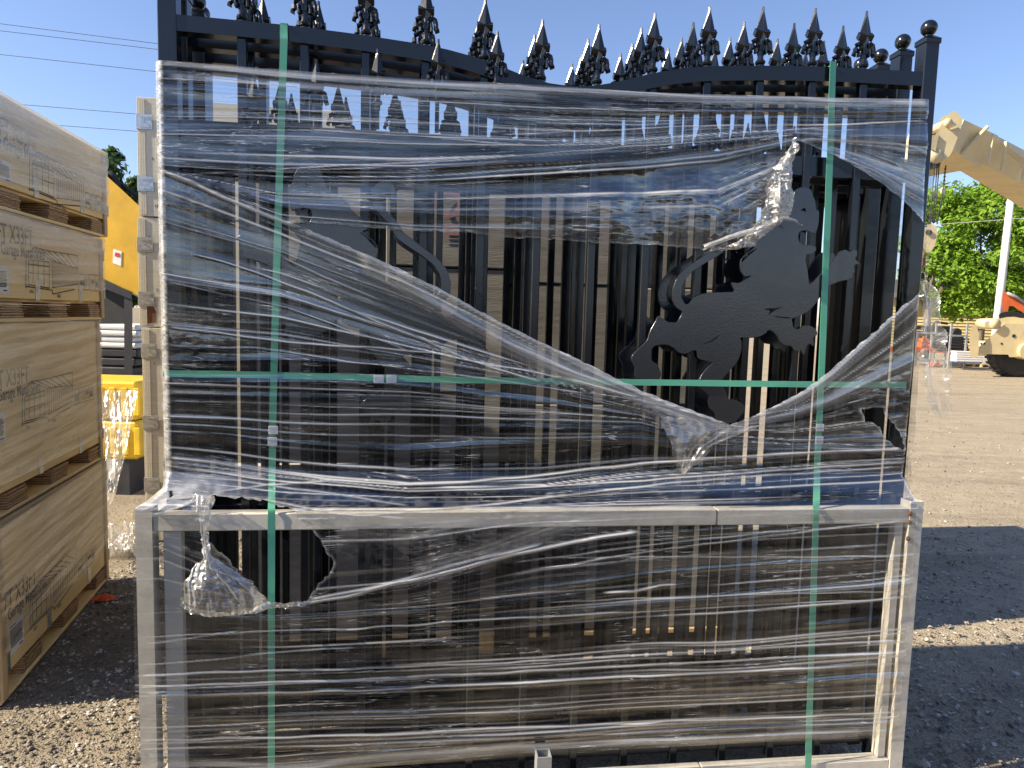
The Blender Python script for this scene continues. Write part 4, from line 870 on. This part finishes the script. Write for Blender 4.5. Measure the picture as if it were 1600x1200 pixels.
# ------------------------------------------------------------------ yellow machine, yellow block and white bundle seen between crates and bundle
YM = 7.2
def px3(x, y, Y): return Vector(atY(x, y, Y))
def slab_px(b, poly, Y, depth):
    f0 = [px3(x, y, Y) for x, y in poly]; n = len(f0); cc = sum(f0, Vector())/n; dv = Vector((cc.x/cc.y, 1, 0)).normalized()*depth; f1 = [p+dv for p in f0]
    b.add([p[:] for p in f0+f1], [tuple(range(n)), tuple(range(2*n-1, n-1, -1))]+[(i, (i+1) % n, n+(i+1) % n, n+i) for i in range(n)]); return b
mt = thing('yellow_machine', 'yellow machine with black undercarriage, half hidden behind the wooden crates', 'machine')
slab_px(MB(), chaikin([(120, 232), (168, 276), (216, 320), (240, 345), (240, 472), (214, 461), (165, 437), (120, 415)], 1), YM, .7).build('hood', 'yellow_paint', mt)
slab_px(MB(), [(177, 389), (190, 393), (189, 416), (176, 411)], YM-.006, .004).build('warning_plate', 'label_paper', mt)
slab_px(MB(), [(180, 394), (187, 396), (186, 402), (179, 400)], YM-.010, .003).build('plate_print', 'red_paint', mt)
slab_px(MB(), [(110, 415), (166, 439), (206, 456), (206, 468), (166, 452), (110, 430)], YM-.02, .6).build('sill', 'dark_steel', mt)
slab_px(MB(), [(110, 420), (166, 440), (204, 456), (204, 506), (110, 506)], YM+.1, .5).build('engine_block', 'rubber', mt)
slab_px(MB(), [(194, 455), (207, 458), (207, 745), (194, 745)], YM, .12).build('leg', 'dark_steel', mt)
slab_px(MB(), [(120, 455), (133, 458), (133, 760), (120, 760)], YM+.4, .12).build('leg', 'dark_steel', mt)
MB().tube([px3(x, y, YM+.2) for x, y in ((160, 275), (172, 272), (180, 280), (186, 300), (187, 318))], .035, 8).build('hose', 'rubber', mt, True)
MB().tube([px3(x, y, YM+.25) for x, y in ((183, 285), (200, 296), (214, 306), (240, 318))], .022, 8).build('handrail', 'dark_steel', mt, True)
MB().tube([px3(x, y, YM+.25) for x, y in ((188, 300), (214, 322), (240, 340))], .018, 8).build('handrail', 'dark_steel', mt, True)
yb = thing('yellow_block', 'yellow plastic bin wrapped in film under the yellow machine', 'bin')
q = px3(155, 717, 5.9); q2 = px3(212, 595, 5.9); zlo, zhi = q.z, q2.z
for i in range(2):
    z0 = zlo+(zhi-zlo)*i/2; z1 = zlo+(zhi-zlo)*(i+.97)/2
    MB().box(q.x-.4, q2.x, 5.9, 6.5, z0, z1, .02).build('bin_wall', 'yellow_plastic', yb)
    for k in range(4): MB().box(q2.x-.32+k*.1, q2.x-.27+k*.1, 5.885, 5.905, z0+.04, z1-.05, .006).build('rib', 'yellow_plastic', yb)
for k in range(2): MB().box(q.x-.38+k*.5, q.x-.26+k*.5, 5.92, 6.46, 0, zlo-.004).build('leg', 'dark_steel', yb)
wb = thing('wrapped_bundle', 'white film covered bundle on dark pallets between crates and plywood', 'bundle')
q = px3(120, 585, 8.4); q2 = px3(206, 507, 8.4); q3 = px3(206, 545, 8.4)
for i in range(4):
    z0 = q3.z+(q2.z-q3.z)*i/4; MB().box(q.x, q2.x+random.uniform(-.05, .05), 8.4+random.uniform(0, .06), 9.3, z0, z0+(q2.z-q3.z)/4-.008, .02).build('white_layer', 'white_wrap', wb)
for i in range(3):
    z0 = q.z+(q3.z-q.z)*i/3; MB().box(q.x, q2.x+random.uniform(-.05, .05), 8.4+random.uniform(0, .06), 9.3, z0, z0+(q3.z-q.z)/3-.012, .015).build('dark_layer', 'dark_steel', wb)
for k in range(2): MB().box(q.x+.1+k*.5, q.x+.2+k*.5, 8.5, 9.2, 0, q.z-.004).build('block', 'batten_wood', wb)
def film_heap(label, corners, nseed, amp, mat, wob):
    n = 70; a, b_ = np.meshgrid(np.linspace(0, 1, n), np.linspace(0, 1, n)); c = [np.array(p) for p in corners]
    P = (c[0]*(1-a)[..., None]+c[1]*a[..., None])*(1-b_)[..., None]+(c[3]*(1-a)[..., None]+c[2]*a[..., None])*b_[..., None]
    r1 = rid(a*5+vn(a*2, b_*2, nseed), b_*4, nseed+1)
    P = P+np.array(wob)*(amp*(r1+.4*rid(a*12, b_*11, nseed+2)+.2*vn(a*30, b_*30, nseed+3)))[..., None]
    idx_ = np.arange(n*n).reshape(n, n); Q_ = np.stack([idx_[:-1, :-1], idx_[1:, :-1], idx_[1:, 1:], idx_[:-1, 1:]], -1).reshape(-1, 4)
    o = film_obj('loose_film', P.reshape(-1, 3), Q_, np.stack([a*3, b_*3], -1).reshape(-1, 2), ((.18+.3*np.clip(r1, 0, 1))*(1. if amp > .035 else .1)).ravel(), mat, None, label=label, category='stretch film'); return o
film_heap('crumpled white film lying on the gravel between crates and steel frame', [gnd(150, 868, .02), gnd(218, 868, .02), gnd(225, 822, .16), gnd(150, 830, .12)], 3, .045, 'film_bunched', (0, -.3, 1))
film_heap('sheet of film hanging down from the yellow bin towards the ground', [px3(166, 800, 5.2), px3(182, 770, 5.3), px3(217, 610, 5.8), px3(160, 610, 5.8)], 6, .014, 'film_loose', (0, -1, .2))
oc = gnd(150, 938); n = 26; a, b_ = np.meshgrid(np.linspace(0, 1, n), np.linspace(0, 1, n))
xx = oc[0]-.07+.16*a+.02*vn(a*3, b_*3, 2); yy = oc[1]-.03+.07*b_; hz = .008+.045*np.clip((a-.25)*1.5, 0, 1)*np.sin(b_*3.14)*(.7+.5*rid(a*3, b_*3, 4))*np.clip((1-a)*6, 0, 1)
idx_ = np.arange(n*n).reshape(n, n); Q_ = np.stack([idx_[:-1, :-1], idx_[1:, :-1], idx_[1:, 1:], idx_[:-1, 1:]], -1).reshape(-1, 4)
yy = oc[1]+(yy-oc[1])*np.clip(.25+a*1.3, 0, 1)
film_obj('orange_rag', np.stack([xx, yy, hz], -1).reshape(-1, 3), Q_, np.stack([a, b_], -1).reshape(-1, 2), np.zeros(n*n), 'orange_cloth', None, label='small orange rag on the dark gravel beside the crates', category='rag')

# ------------------------------------------------------------------ trees
def tree(name, label, base_, h, crown_c, crown_r, nleaf, leaf, mat, seed, trunk_r=.22, clumps=60):
    r = np.random.default_rng(seed); t = thing(name, label, 'tree', loc=base_)
    tb = MB(); cz = crown_c[2]-crown_r[2]*.1
    tb.tube([(0, 0, -.1), (.05, .02, cz*.4), (.0, .05, cz*.75), (crown_c[0]*.5, 0, cz)], [trunk_r, trunk_r*.8, trunk_r*.65, trunk_r*.4], 10)
    cl = []
    for _ in range(clumps):
        d = r.standard_normal(3); d /= np.linalg.norm(d); rad = r.uniform(.35, 1.)**.6
        c = np.array(crown_c)+d*rad*np.array(crown_r); cl.append((c, r.uniform(.13, .30)*np.mean(crown_r)))
        if _ < 16: tb.tube([(0, .03, cz*r.uniform(.5, .8)), tuple((np.array([0, 0, cz*.8])+c)/2+r.standard_normal(3)*.15), tuple(c)], [trunk_r*.4, trunk_r*.22, trunk_r*.08], 6)
    tb.build('trunk', 'bark', t, True)
    ci = r.integers(0, clumps, nleaf); C = np.array([cl[i][0] for i in ci]); Rr = np.array([cl[i][1] for i in ci])
    d = r.standard_normal((nleaf, 3)); d /= np.linalg.norm(d, axis=1)[:, None]; P = C+d*(Rr*r.random(nleaf)**.45)[:, None]*np.array([1.15, 1.15, .8])
    nrm = d*.6+r.standard_normal((nleaf, 3))*.5+np.array([0, 0, .5]); nrm /= np.linalg.norm(nrm, axis=1)[:, None]
    tx = np.cross(nrm, r.standard_normal((nleaf, 3))); tx /= np.linalg.norm(tx, axis=1)[:, None]; ty = np.cross(nrm, tx)
    s = (leaf*(.6+.8*r.random(nleaf)))[:, None]
    V = np.stack([P-tx*s, P+ty*s*.5-nrm*s*.1, P+tx*s, P-ty*s*.5-nrm*s*.1], 1).reshape(-1, 3)
    me_ = bpy.data.meshes.new('crown'); me_.from_pydata(V.tolist(), [], np.arange(nleaf*4).reshape(-1, 4).tolist()); me_.materials.append(M[mat]); obj('crown', me_, t)
    return t
TY = 40.
def gxy(px, Y): p = atY(px, 540, Y); return p[0]
tx0 = gxy(1530, TY)
tree('leafy_tree', 'large bright green tree behind the crane boom on the right', (tx0, TY, 0), 9, (.2, 0, 6.2), (4.6, 3.4, 4.1), 46000, .125, 'leaf_bright', 4, .22, 110)
tree('leafy_tree', 'darker green tree beyond the yellow machine on the left', (gxy(195, 26), 26, 0), 8, (0, 0, 4.3), (2.2, 2, 2.8), 12000, .15, 'leaf_dark', 5, .2, 60)
tree('leafy_tree', 'green tree at the right edge behind the pole and crane', (gxy(1640, 42), 42, 0), 9, (0, 0, 5.2), (3.4, 3, 4.0), 14000, .18, 'leaf_bright', 6, .2, 70)
tree('leafy_tree', 'distant green treetop rising above the far end of the crane boom', (gxy(1630, 60), 60, 0), 18, (0, 0, 13), (3.4, 3, 4.), 8000, .22, 'leaf_bright', 8, .3, 50)

# ------------------------------------------------------------------ power lines and pole
def wire(p, q, Y, r, label, x2=None):
    a, b = Vector(atY(*p, Y)), Vector(atY(*q, Y)); d = b-a; a2 = a-d*1.5; b2 = b+d*(x2 if x2 is not None else 1.2)
    pts = []
    for k in range(21):
        f = k/20; v = a2.lerp(b2, f); pts.append(v)
    o = MB().tube(pts, r, 6).build('power_line', 'rope', None, True); o['label'] = label; o['category'] = 'power line'; o['group'] = 'overhead wires crossing the sky'
for p, q, l in (((0, 37), (245, 68), 'topmost of the thin overhead wires at upper left'), ((0, 48), (245, 77), 'second overhead wire from the top, close below the topmost one'), ((0, 85), (245, 112), 'third overhead wire, alone across the sky above the crates'),
                ((30, 163), (212, 178), 'fourth overhead wire, ending behind the topmost plywood crate'), ((80, 195), (212, 205), 'lowest and darkest overhead wire, just above the crates')):
    wire(p, q, 30, .011, l, .9)
a_, b_2 = Vector(atY(1380, 357, 31)), Vector(atY(1640, 338, 31))
o = MB().tube([a_.lerp(b_2, k/12) for k in range(13)], .011, 6).build('power_line', 'pole_white', None, True); o['label'] = 'pale wire crossing in front of the bright tree on the right'; o['category'] = 'power line'; o['group'] = 'overhead wires crossing the sky'
po = thing('utility_pole', 'leaning whitish pole rising behind the crane carrier', 'pole')
pb = Vector(gnd(1550, 574)); pt_ = Vector(atY(1585, 262, pb.y))
MB().tube([pb, pb.lerp(pt_, .5), pt_], [.17, .15, .125], 12).build('shaft', 'pole_white', po, True)
MB().lathe([(.128, 0), (.135, .02), (.135, .05), (.03, .07)], 12, pt_[:]).build('pole_cap', 'grey_steel', po)

# ------------------------------------------------------------------ mobile crane on the right
cr = thing('mobile_crane', 'cream coloured mobile crane, its boom reaching in from the right', 'crane')
YT, YB = 15.0, 18.5                                                # boom tip and where it leaves the frame
def boom_pt(px, py, Y): return Vector(atY(px, py, Y))
def loft4(b, s0, s1):
    b.add([p[:] for p in s0+s1], [(0, 1, 2, 3), (7, 6, 5, 4)]+[(i, (i+1) % 4, 4+(i+1) % 4, 4+i) for i in range(4)]); return b
def section(top, bot, Y, dw):                                      # near side top and bottom edge, depth direction follows the boom's width
    a = boom_pt(*top, Y); b = boom_pt(*bot, Y); sh = Vector((-dw*.75, dw*.75, -dw*.08)); return [a, b, b+sh, a+sh]
def sec(top, bot, back, Y):
    a, b = boom_pt(*top, Y), boom_pt(*bot, Y); rr = ray(*back); c = Vector(CC)+Vector(rr)*((b.z-EYE)/rr[2]); return [a, b, c, a+(c-b)]
S1 = sec((1540, 203), (1504, 242), (1482, 256), YT+.4); S2 = sec((1720, 297), (1720, 347), (1676, 372), YB+1.6)
loft4(MB(), S1, S2).build('boom_section', 'crane_paint', cr)
S3 = section((1506, 187), (1488, 235), YT+.1, .95); S4 = section((1560, 212), (1530, 262), YT+.9, .95)
loft4(MB(), S3, S4).build('inner_section', 'crane_paint', cr)
for k, (tp, bt) in enumerate((((1549, 210), (1541, 257)), ((1569, 222), (1562, 268)), ((1600, 252), (1594, 283)))):
    Yk = YT+.4+.45*k; a = boom_pt(*tp, Yk); c = boom_pt(*bt, Yk); MB().tube([a+Vector((.0, -.05, 0)), c+Vector((0, -.05, 0))], .035, 4).build('stiffener', 'crane_paint', cr)
for (p, yp), (q_, yq), r_ in ((((1570, 226), YT+.8), ((1605, 252), YT+1.6), .02), (((1570, 240), YT+.8), ((1605, 268), YT+1.6), .02), (((1543, 198), YT+.3), ((1503, 240), YT+.3), .04)):
    MB().tube([boom_pt(*p, yp), boom_pt(*q_, yq)], r_, 6).build('stiffener', 'crane_paint', cr)
hd = slab_px(MB(), chaikin([(1481, 178), (1492, 173), (1500, 180), (1506, 188), (1490, 232), (1484, 244), (1472, 252), (1460, 256), (1452, 244), (1458, 216)], 1), YT-.15, .1); hd.build('head_plate', 'crane_paint', cr)
hd = slab_px(MB(), chaikin([(1472, 182), (1484, 178), (1494, 186), (1478, 240), (1458, 250), (1450, 238), (1456, 210)], 1), YT+.45, .1); hd.build('head_plate', 'crane_paint', cr)
for (x, y, rr) in ((1462, 244, .15), (1481, 192, .09)):
    c = boom_pt(x, y, YT-.16); MB().lathe([(rr, -.02), (rr, .0), (rr*.9, .01), (rr*.9, .58), (rr, .6), (rr, .63)], 18, c[:], 'y').build('sheave', 'crane_paint' if y > 200 else 'crane_paint', cr, True)
c0, c1 = boom_pt(1458, 214, YT-.18), boom_pt(1470, 212, YT-.18)
slab_px(MB(), [(1455, 212), (1467, 210), (1462, 236), (1453, 232)], YT-.2, .5).build('front_plate', 'crane_paint', cr)
slab_px(MB(), [(1484, 200), (1496, 196), (1497, 199), (1485, 203)], YT-.2, .1).build('pin', 'crane_paint', cr)
slab_px(MB(), [(1445, 250), (1470, 254), (1466, 258), (1452, 261), (1445, 258)], YT-.1, .3).build('lower_guide', 'dark_steel', cr)
b = MB()
for x0, x1 in ((1465, 1457), (1468, 1460), (1461, 1453)): b.tube([boom_pt(x0, 252, YT), boom_pt(x1, 348, YT)], .011, 6)
b.tube([boom_pt(1478, 258, YT+.1), boom_pt(1473, 300, YT+.1), boom_pt(1464, 350, YT+.1)], .012, 6); b.build('rope', 'rope', cr, True)
c = boom_pt(1473, 298, YT+.1); MB().lathe([(.02, -.07), (.05, -.05), (.05, .03), (.02, .06)], 10, c[:]).build('rope_weight', 'crane_paint', cr, True)
b = MB()
for k in range(5): b.lathe([(.015, -.02), (.03, 0), (.015, .02)], 6, boom_pt(1477-k*.5, 264+k*6, YT+.1)[:])
b.build('chain', 'rust', cr)
hb = [(1448, 352), (1456, 349), (1463, 354), (1465, 366), (1461, 384), (1452, 396), (1443, 390), (1440, 370)]
slab_px(MB(), chaikin(hb, 1), YT-.1, .06).build('hook_block', 'crane_paint', cr); slab_px(MB(), chaikin(hb, 1), YT+.12, .06).build('hook_block', 'crane_paint', cr)
c = boom_pt(1452, 363, YT-.13); MB().lathe([(.06, 0), (.06, .33)], 12, c[:], 'y').build('block_pin', 'dark_steel', cr)
MB().tube([boom_pt(1444, 395, YT), boom_pt(1441, 404, YT), boom_pt(1443, 414, YT), boom_pt(1438, 420, YT)], .035, 6).build('hook', 'rust', cr, True)
# carrier
YC = 24.
slab_px(MB(), [(1524, 547), (1571, 505), (1600, 506), (1690, 510), (1690, 566), (1600, 558), (1577, 558), (1575, 554), (1524, 553)], YC, 2.3).build('carrier', 'crane_paint', cr)
slab_px(MB(), chaikin([(1516, 508), (1529, 508), (1530, 556), (1521, 560), (1515, 556)], 1), YC-.15, .5).build('outrigger', 'crane_paint', cr)
slab_px(MB(), chaikin([(1538, 502), (1552, 501), (1553, 512), (1539, 512)], 1), YC-.05, .4).build('lamp_box', 'crane_paint', cr)
MB().lathe([(.18, 0), (.18, .8)], 16, boom_pt(1556, 506, YC-.1)[:], 'y').build('winch_drum', 'crane_paint', cr, True)
slab_px(MB(), chaikin([(1552, 500), (1580, 494), (1600, 498), (1690, 496), (1690, 512), (1560, 512)], 1), YC+.3, 1.6).build('deck', 'crane_paint', cr)
for x in (1533, 1538, 1565): MB().lathe([(.035, -.012), (.035, .0)], 8, boom_pt(x, 537, YC)[:], 'y').build('bolt_hole', 'dark_steel', cr)
MB().lathe([(.06, -.015), (.06, .0)], 10, boom_pt(1584, 525, YC)[:], 'y').build('bolt_hole', 'dark_steel', cr)
MB().lathe([(.28, -.05), (.28, 2.4)], 22, boom_pt(1605, 549, YC-.1)[:], 'y').build('axle_cover', 'crane_paint', cr)
def tyre(px, Y):
    t_ = Vector(gnd(px, 583)); s = Y/t_.y; c = Vector((atY(px, 560, Y)[0], Y, .78)); b = MB(); R_ = .78
    b.lathe([(R_*.55, 0), (R_*.8, -.03), (R_*.95, .03), (R_, .1), (R_, .5), (R_*.95, .57), (R_*.8, .6), (R_*.55, .57)], 36, c[:], 'y')
    for k in range(26):
        th = k/26*6.283; u_ = Vector((math.cos(th), 0, math.sin(th))); v_ = Vector((-math.sin(th), 0, math.cos(th))); p = c+u_*(R_+.012)
        for y0, sg in ((.02, 1), (.32, -1)):
            vs = [p+v_*(.04*a+.05*sg*e)+u_*(.03*d_-.02)+Vector((0, y0+.26*e, 0)) for e in (0, 1) for a in (-1, 1) for d_ in (0, 1)]
            b.add([q_[:] for q_ in vs], [(0, 1, 3, 2), (4, 6, 7, 5), (0, 4, 5, 1), (2, 3, 7, 6), (1, 5, 7, 3)])
    o_ = b.build('tyre', 'rubber', cr); MB().lathe([(.42, .04), (.4, .02), (.2, .06), (.1, .02)], 20, c[:], 'y').build('rim', 'crane_paint', o_)
tyre(1592, YC+.25); tyre(1592, YC+1.9)
# outline of crane further right, out of frame: chassis carries the boom
tx_ = boom_pt(1720, 430, YB+1.6); MB().box(tx_.x-.2, tx_.x+1.4, tx_.y-.6, tx_.y+1.2, 1.6, tx_.z+.3, .05).build('turntable', 'crane_paint', cr)
MB().box(boom_pt(1690, 500, YC).x-.1, tx_.x+3.5, YC-3.4, YC+2.2, .7, 1.6, .05).build('chassis', 'crane_paint', cr)
tyre(1850, YC+.25)

# ------------------------------------------------------------------ far yard: excavator, racks, siding building, debris
ex = thing('mini_excavator', 'small excavator with red arm and black body behind the crane carrier', 'excavator')
YE = 27.
b = slab_px(MB(), chaikin([(1565, 459), (1572, 455), (1580, 461), (1604, 478), (1640, 500), (1632, 508), (1600, 490), (1577, 474), (1574, 490), (1567, 492)], 1), YE, .3); b.build('arm', 'orange_paint', ex)
MB().tube([boom_pt(1574, 458, YE-.05), boom_pt(1586, 463, YE-.05), boom_pt(1600, 474, YE-.05)], .06, 8).build('hydraulic_cylinder', 'grey_steel', ex, True)
slab_px(MB(), chaikin([(1590, 484), (1640, 484), (1640, 520), (1592, 500)], 1), YE+.3, 1.2).build('body', 'dark_steel', ex)
slab_px(MB(), chaikin([(1560, 490), (1575, 486), (1605, 490), (1605, 500), (1562, 500)], 1), YE-.3, .8).build('bucket', 'rubber', ex)
slab_px(MB(), [(1598, 500), (1680, 500), (1680, 574), (1598, 574)], YE+.6, 1.4).build('track', 'rubber', ex)

def rack(label, px0, px1, ytop, Y, posts, rows):
    t = thing('steel_rack', label, 'rack', None, 'grey racks in the far yard'); zt = boom_pt(px0, ytop, Y).z
    x0, x1 = boom_pt(px0, 540, Y).x, boom_pt(px1, 540, Y).x
    for k in range(posts):
        for dy in (0, 1.): x = x0+(x1-x0)*k/(posts-1); MB().box(x-.03, x+.03, Y+dy-.03, Y+dy+.03, 0, zt).build('post', 'grey_steel', t)
    for z in rows:
        for dy in (0, 1.): MB().box(x0-.02, x1+.02, Y+dy-.045, Y+dy-.032, z, z+.07).build('beam', 'grey_steel' if z != .70 else 'orange_paint', t)
    return t, x0, x1, zt
YR = 29.
t1, x0, x1, zt = rack('grey rack with orange machine parts standing left of the crane carrier', 1431, 1478, 518, YR, 3, [.25, .70, 1.35])
t2, x2, x3, zt2 = rack('grey steel trolley frame stacked with dark plates next to the crane carrier', 1484, 1509, 505, YR-.8, 2, [.62, 1.28])
def clutter(name, label, cat, x, y, z, w, d, h, mat, shape):
    b = MB()
    if shape == 'engine':
        b.box(-w*.5, w*.5, 0, d, 0, h*.5, .02); b.box(-w*.35, w*.2, .02, d*.8, h*.5, h*.85, .02); b.lathe([(h*.16, -.05), (h*.18, 0), (h*.18, .1)], 12, (w*.3, 0, h*.62), 'y'); b.tube([(-w*.3, d*.2, h*.8), (-w*.2, d*.2, h), (w*.1, d*.2, h*.95)], h*.05, 6)
    else:
        for k in range(5): b.box(-w*.5+.02*(k % 2), w*.5-.03*(k % 3), .01*k, d, h*k/5, h*(k+.8)/5, .01)
    o = b.build(name, mat); o.location = (x, y, z); o['label'] = label; o['category'] = cat; return o
clutter('engine_part', 'orange engine part on the upper shelf of the grey rack', 'engine part', x0+.45, YR+.1, .78, .34, .4, .45, 'orange_paint', 'engine')
clutter('engine_part', 'dark grey engine part beside the orange one on the rack', 'engine part', x0+.98, YR+.1, .78, .45, .5, .6, 'dark_steel', 'engine')
clutter('engine_part', 'small orange part on the rack floor behind the film tail', 'engine part', x0+1.0, YR+.1, .02, .34, .4, .26, 'orange_paint', 'engine')
clutter('plate_stack', 'stack of dark steel plates in the trolley frame', 'plates', (x2+x3)/2+.1, YR-.6, .70, 1.0, .7, .55, 'dark_steel', 'stack')
clutter('plate_stack', 'pile of black attachments behind the trolley frame', 'attachments', (x2+x3)/2+.5, YR+.9, .7, 1.6, .9, 1.15, 'rubber', 'engine')
clutter('plate_stack', 'long stack of dark metal left of the trolley top', 'plates', (x1+x2)/2-.1, YR+1.4, .7, 1.1, .8, 1.0, 'dark_steel', 'stack')
clutter('wrapped_stack', 'white wrapped stack on the trolley shelf', 'wrapped goods', (x2+x3)/2+.35, YR-1.3, .32, 1.35, .4, .42, 'white_wrap', 'stack')
def debris(label, px, py, w, mats):
    p = gnd(px, py); b = MB()
    o = thing('debris_pallet', label, 'debris', loc=(p[0], p[1], 0), group='low pallets with scrap in the far yard')
    for k in range(3): MB().box(-w/2+k*w*.45, -w/2+k*w*.45+w*.08, -.4, .4, 0, .09).build('runner', 'batten_wood', o)
    for k in range(5): MB().box(-w/2, w/2, -.4+k*.18, -.28+k*.18, .0905, .112).build('deck_board', 'batten_wood', o)
    n_ = 24; a, b2 = np.meshgrid(np.linspace(0, 1, n_), np.linspace(0, 1, n_)); r1 = rid(a*4, b2*3, int(px)); hh = .12+.28*np.sin(a*3.14)**.6*np.sin(b2*3.14)**.6*(.65+.35*r1)
    idx_ = np.arange(n_*n_).reshape(n_, n_); Q_ = np.stack([idx_[:-1, :-1], idx_[1:, :-1], idx_[1:, 1:], idx_[:-1, 1:]], -1).reshape(-1, 4)
    film_obj('film_cover', np.stack([(a-.5)*w*.95, (b2-.5)*.8, hh], -1).reshape(-1, 3), Q_, np.stack([a, b2], -1).reshape(-1, 2), np.zeros(n_*n_), mats, o)
debris('low pallet of white film covered scrap below the trolley frame', 1513, 572, 1.3, 'white_wrap'); debris('second low pallet with pale scrap near the crane tyre', 1540, 573, .9, 'pale_wrap')

bd = thing('storage_building', 'long pale yellow sided building under the bright tree', 'building')
YG = 46.; xa, xb = gxy(1380, YG), gxy(1850, YG); zt = boom_pt(1500, 470, YG).z
MB().box(xa, xb, YG+.05, YG+6, 0, zt).build('wall', 'siding', bd)
for k in range(15):
    z = .35+k*(zt-.35)/15; MB().add([(xa, YG+.049, z), (xb, YG+.049, z), (xb, YG-.01, z), (xa, YG-.01, z), (xa, YG+.04, z+(zt-.35)/15), (xb, YG+.04, z+(zt-.35)/15)], [(0, 1, 2, 3), (3, 2, 5, 4)]).build('siding_board', 'siding', bd)
MB().box(xa, xb, YG-.02, YG+.04, .0, .34).build('base_strip', 'orange_paint', bd)
b = MB(); b.prism([(YG-.4, zt-.02), (YG+3, zt+1.3), (YG+6.4, zt-.02), (YG+6.4, zt+.1), (YG+3, zt+1.45), (YG-.4, zt+.1)], 0, xa-.3, xb+.3); b.build('roof', 'roof_dark', bd)
rb = atY(850, 511, 9.); o = thing('red_box', 'red and white box glimpsed between the gate bars', 'box', loc=(rb[0], rb[1], 0))
MB().box(-.5, .5, 0, .5, .0, 1.36, .01).build('white_side', 'label_paper', o); MB().box(-.52, .52, -.01, .52, 1.365, rb[2]+.08, .01).build('red_lid', 'red_paint', o)
tb = tree('leafy_tree', 'mottled trunk tree seen through the loose film tail', (gxy(1445, 34), 34, 0), 5, (0, 0, 4.0), (1.3, 1.2, 1.2), 2500, .15, 'leaf_bright', 9, .2, 25)
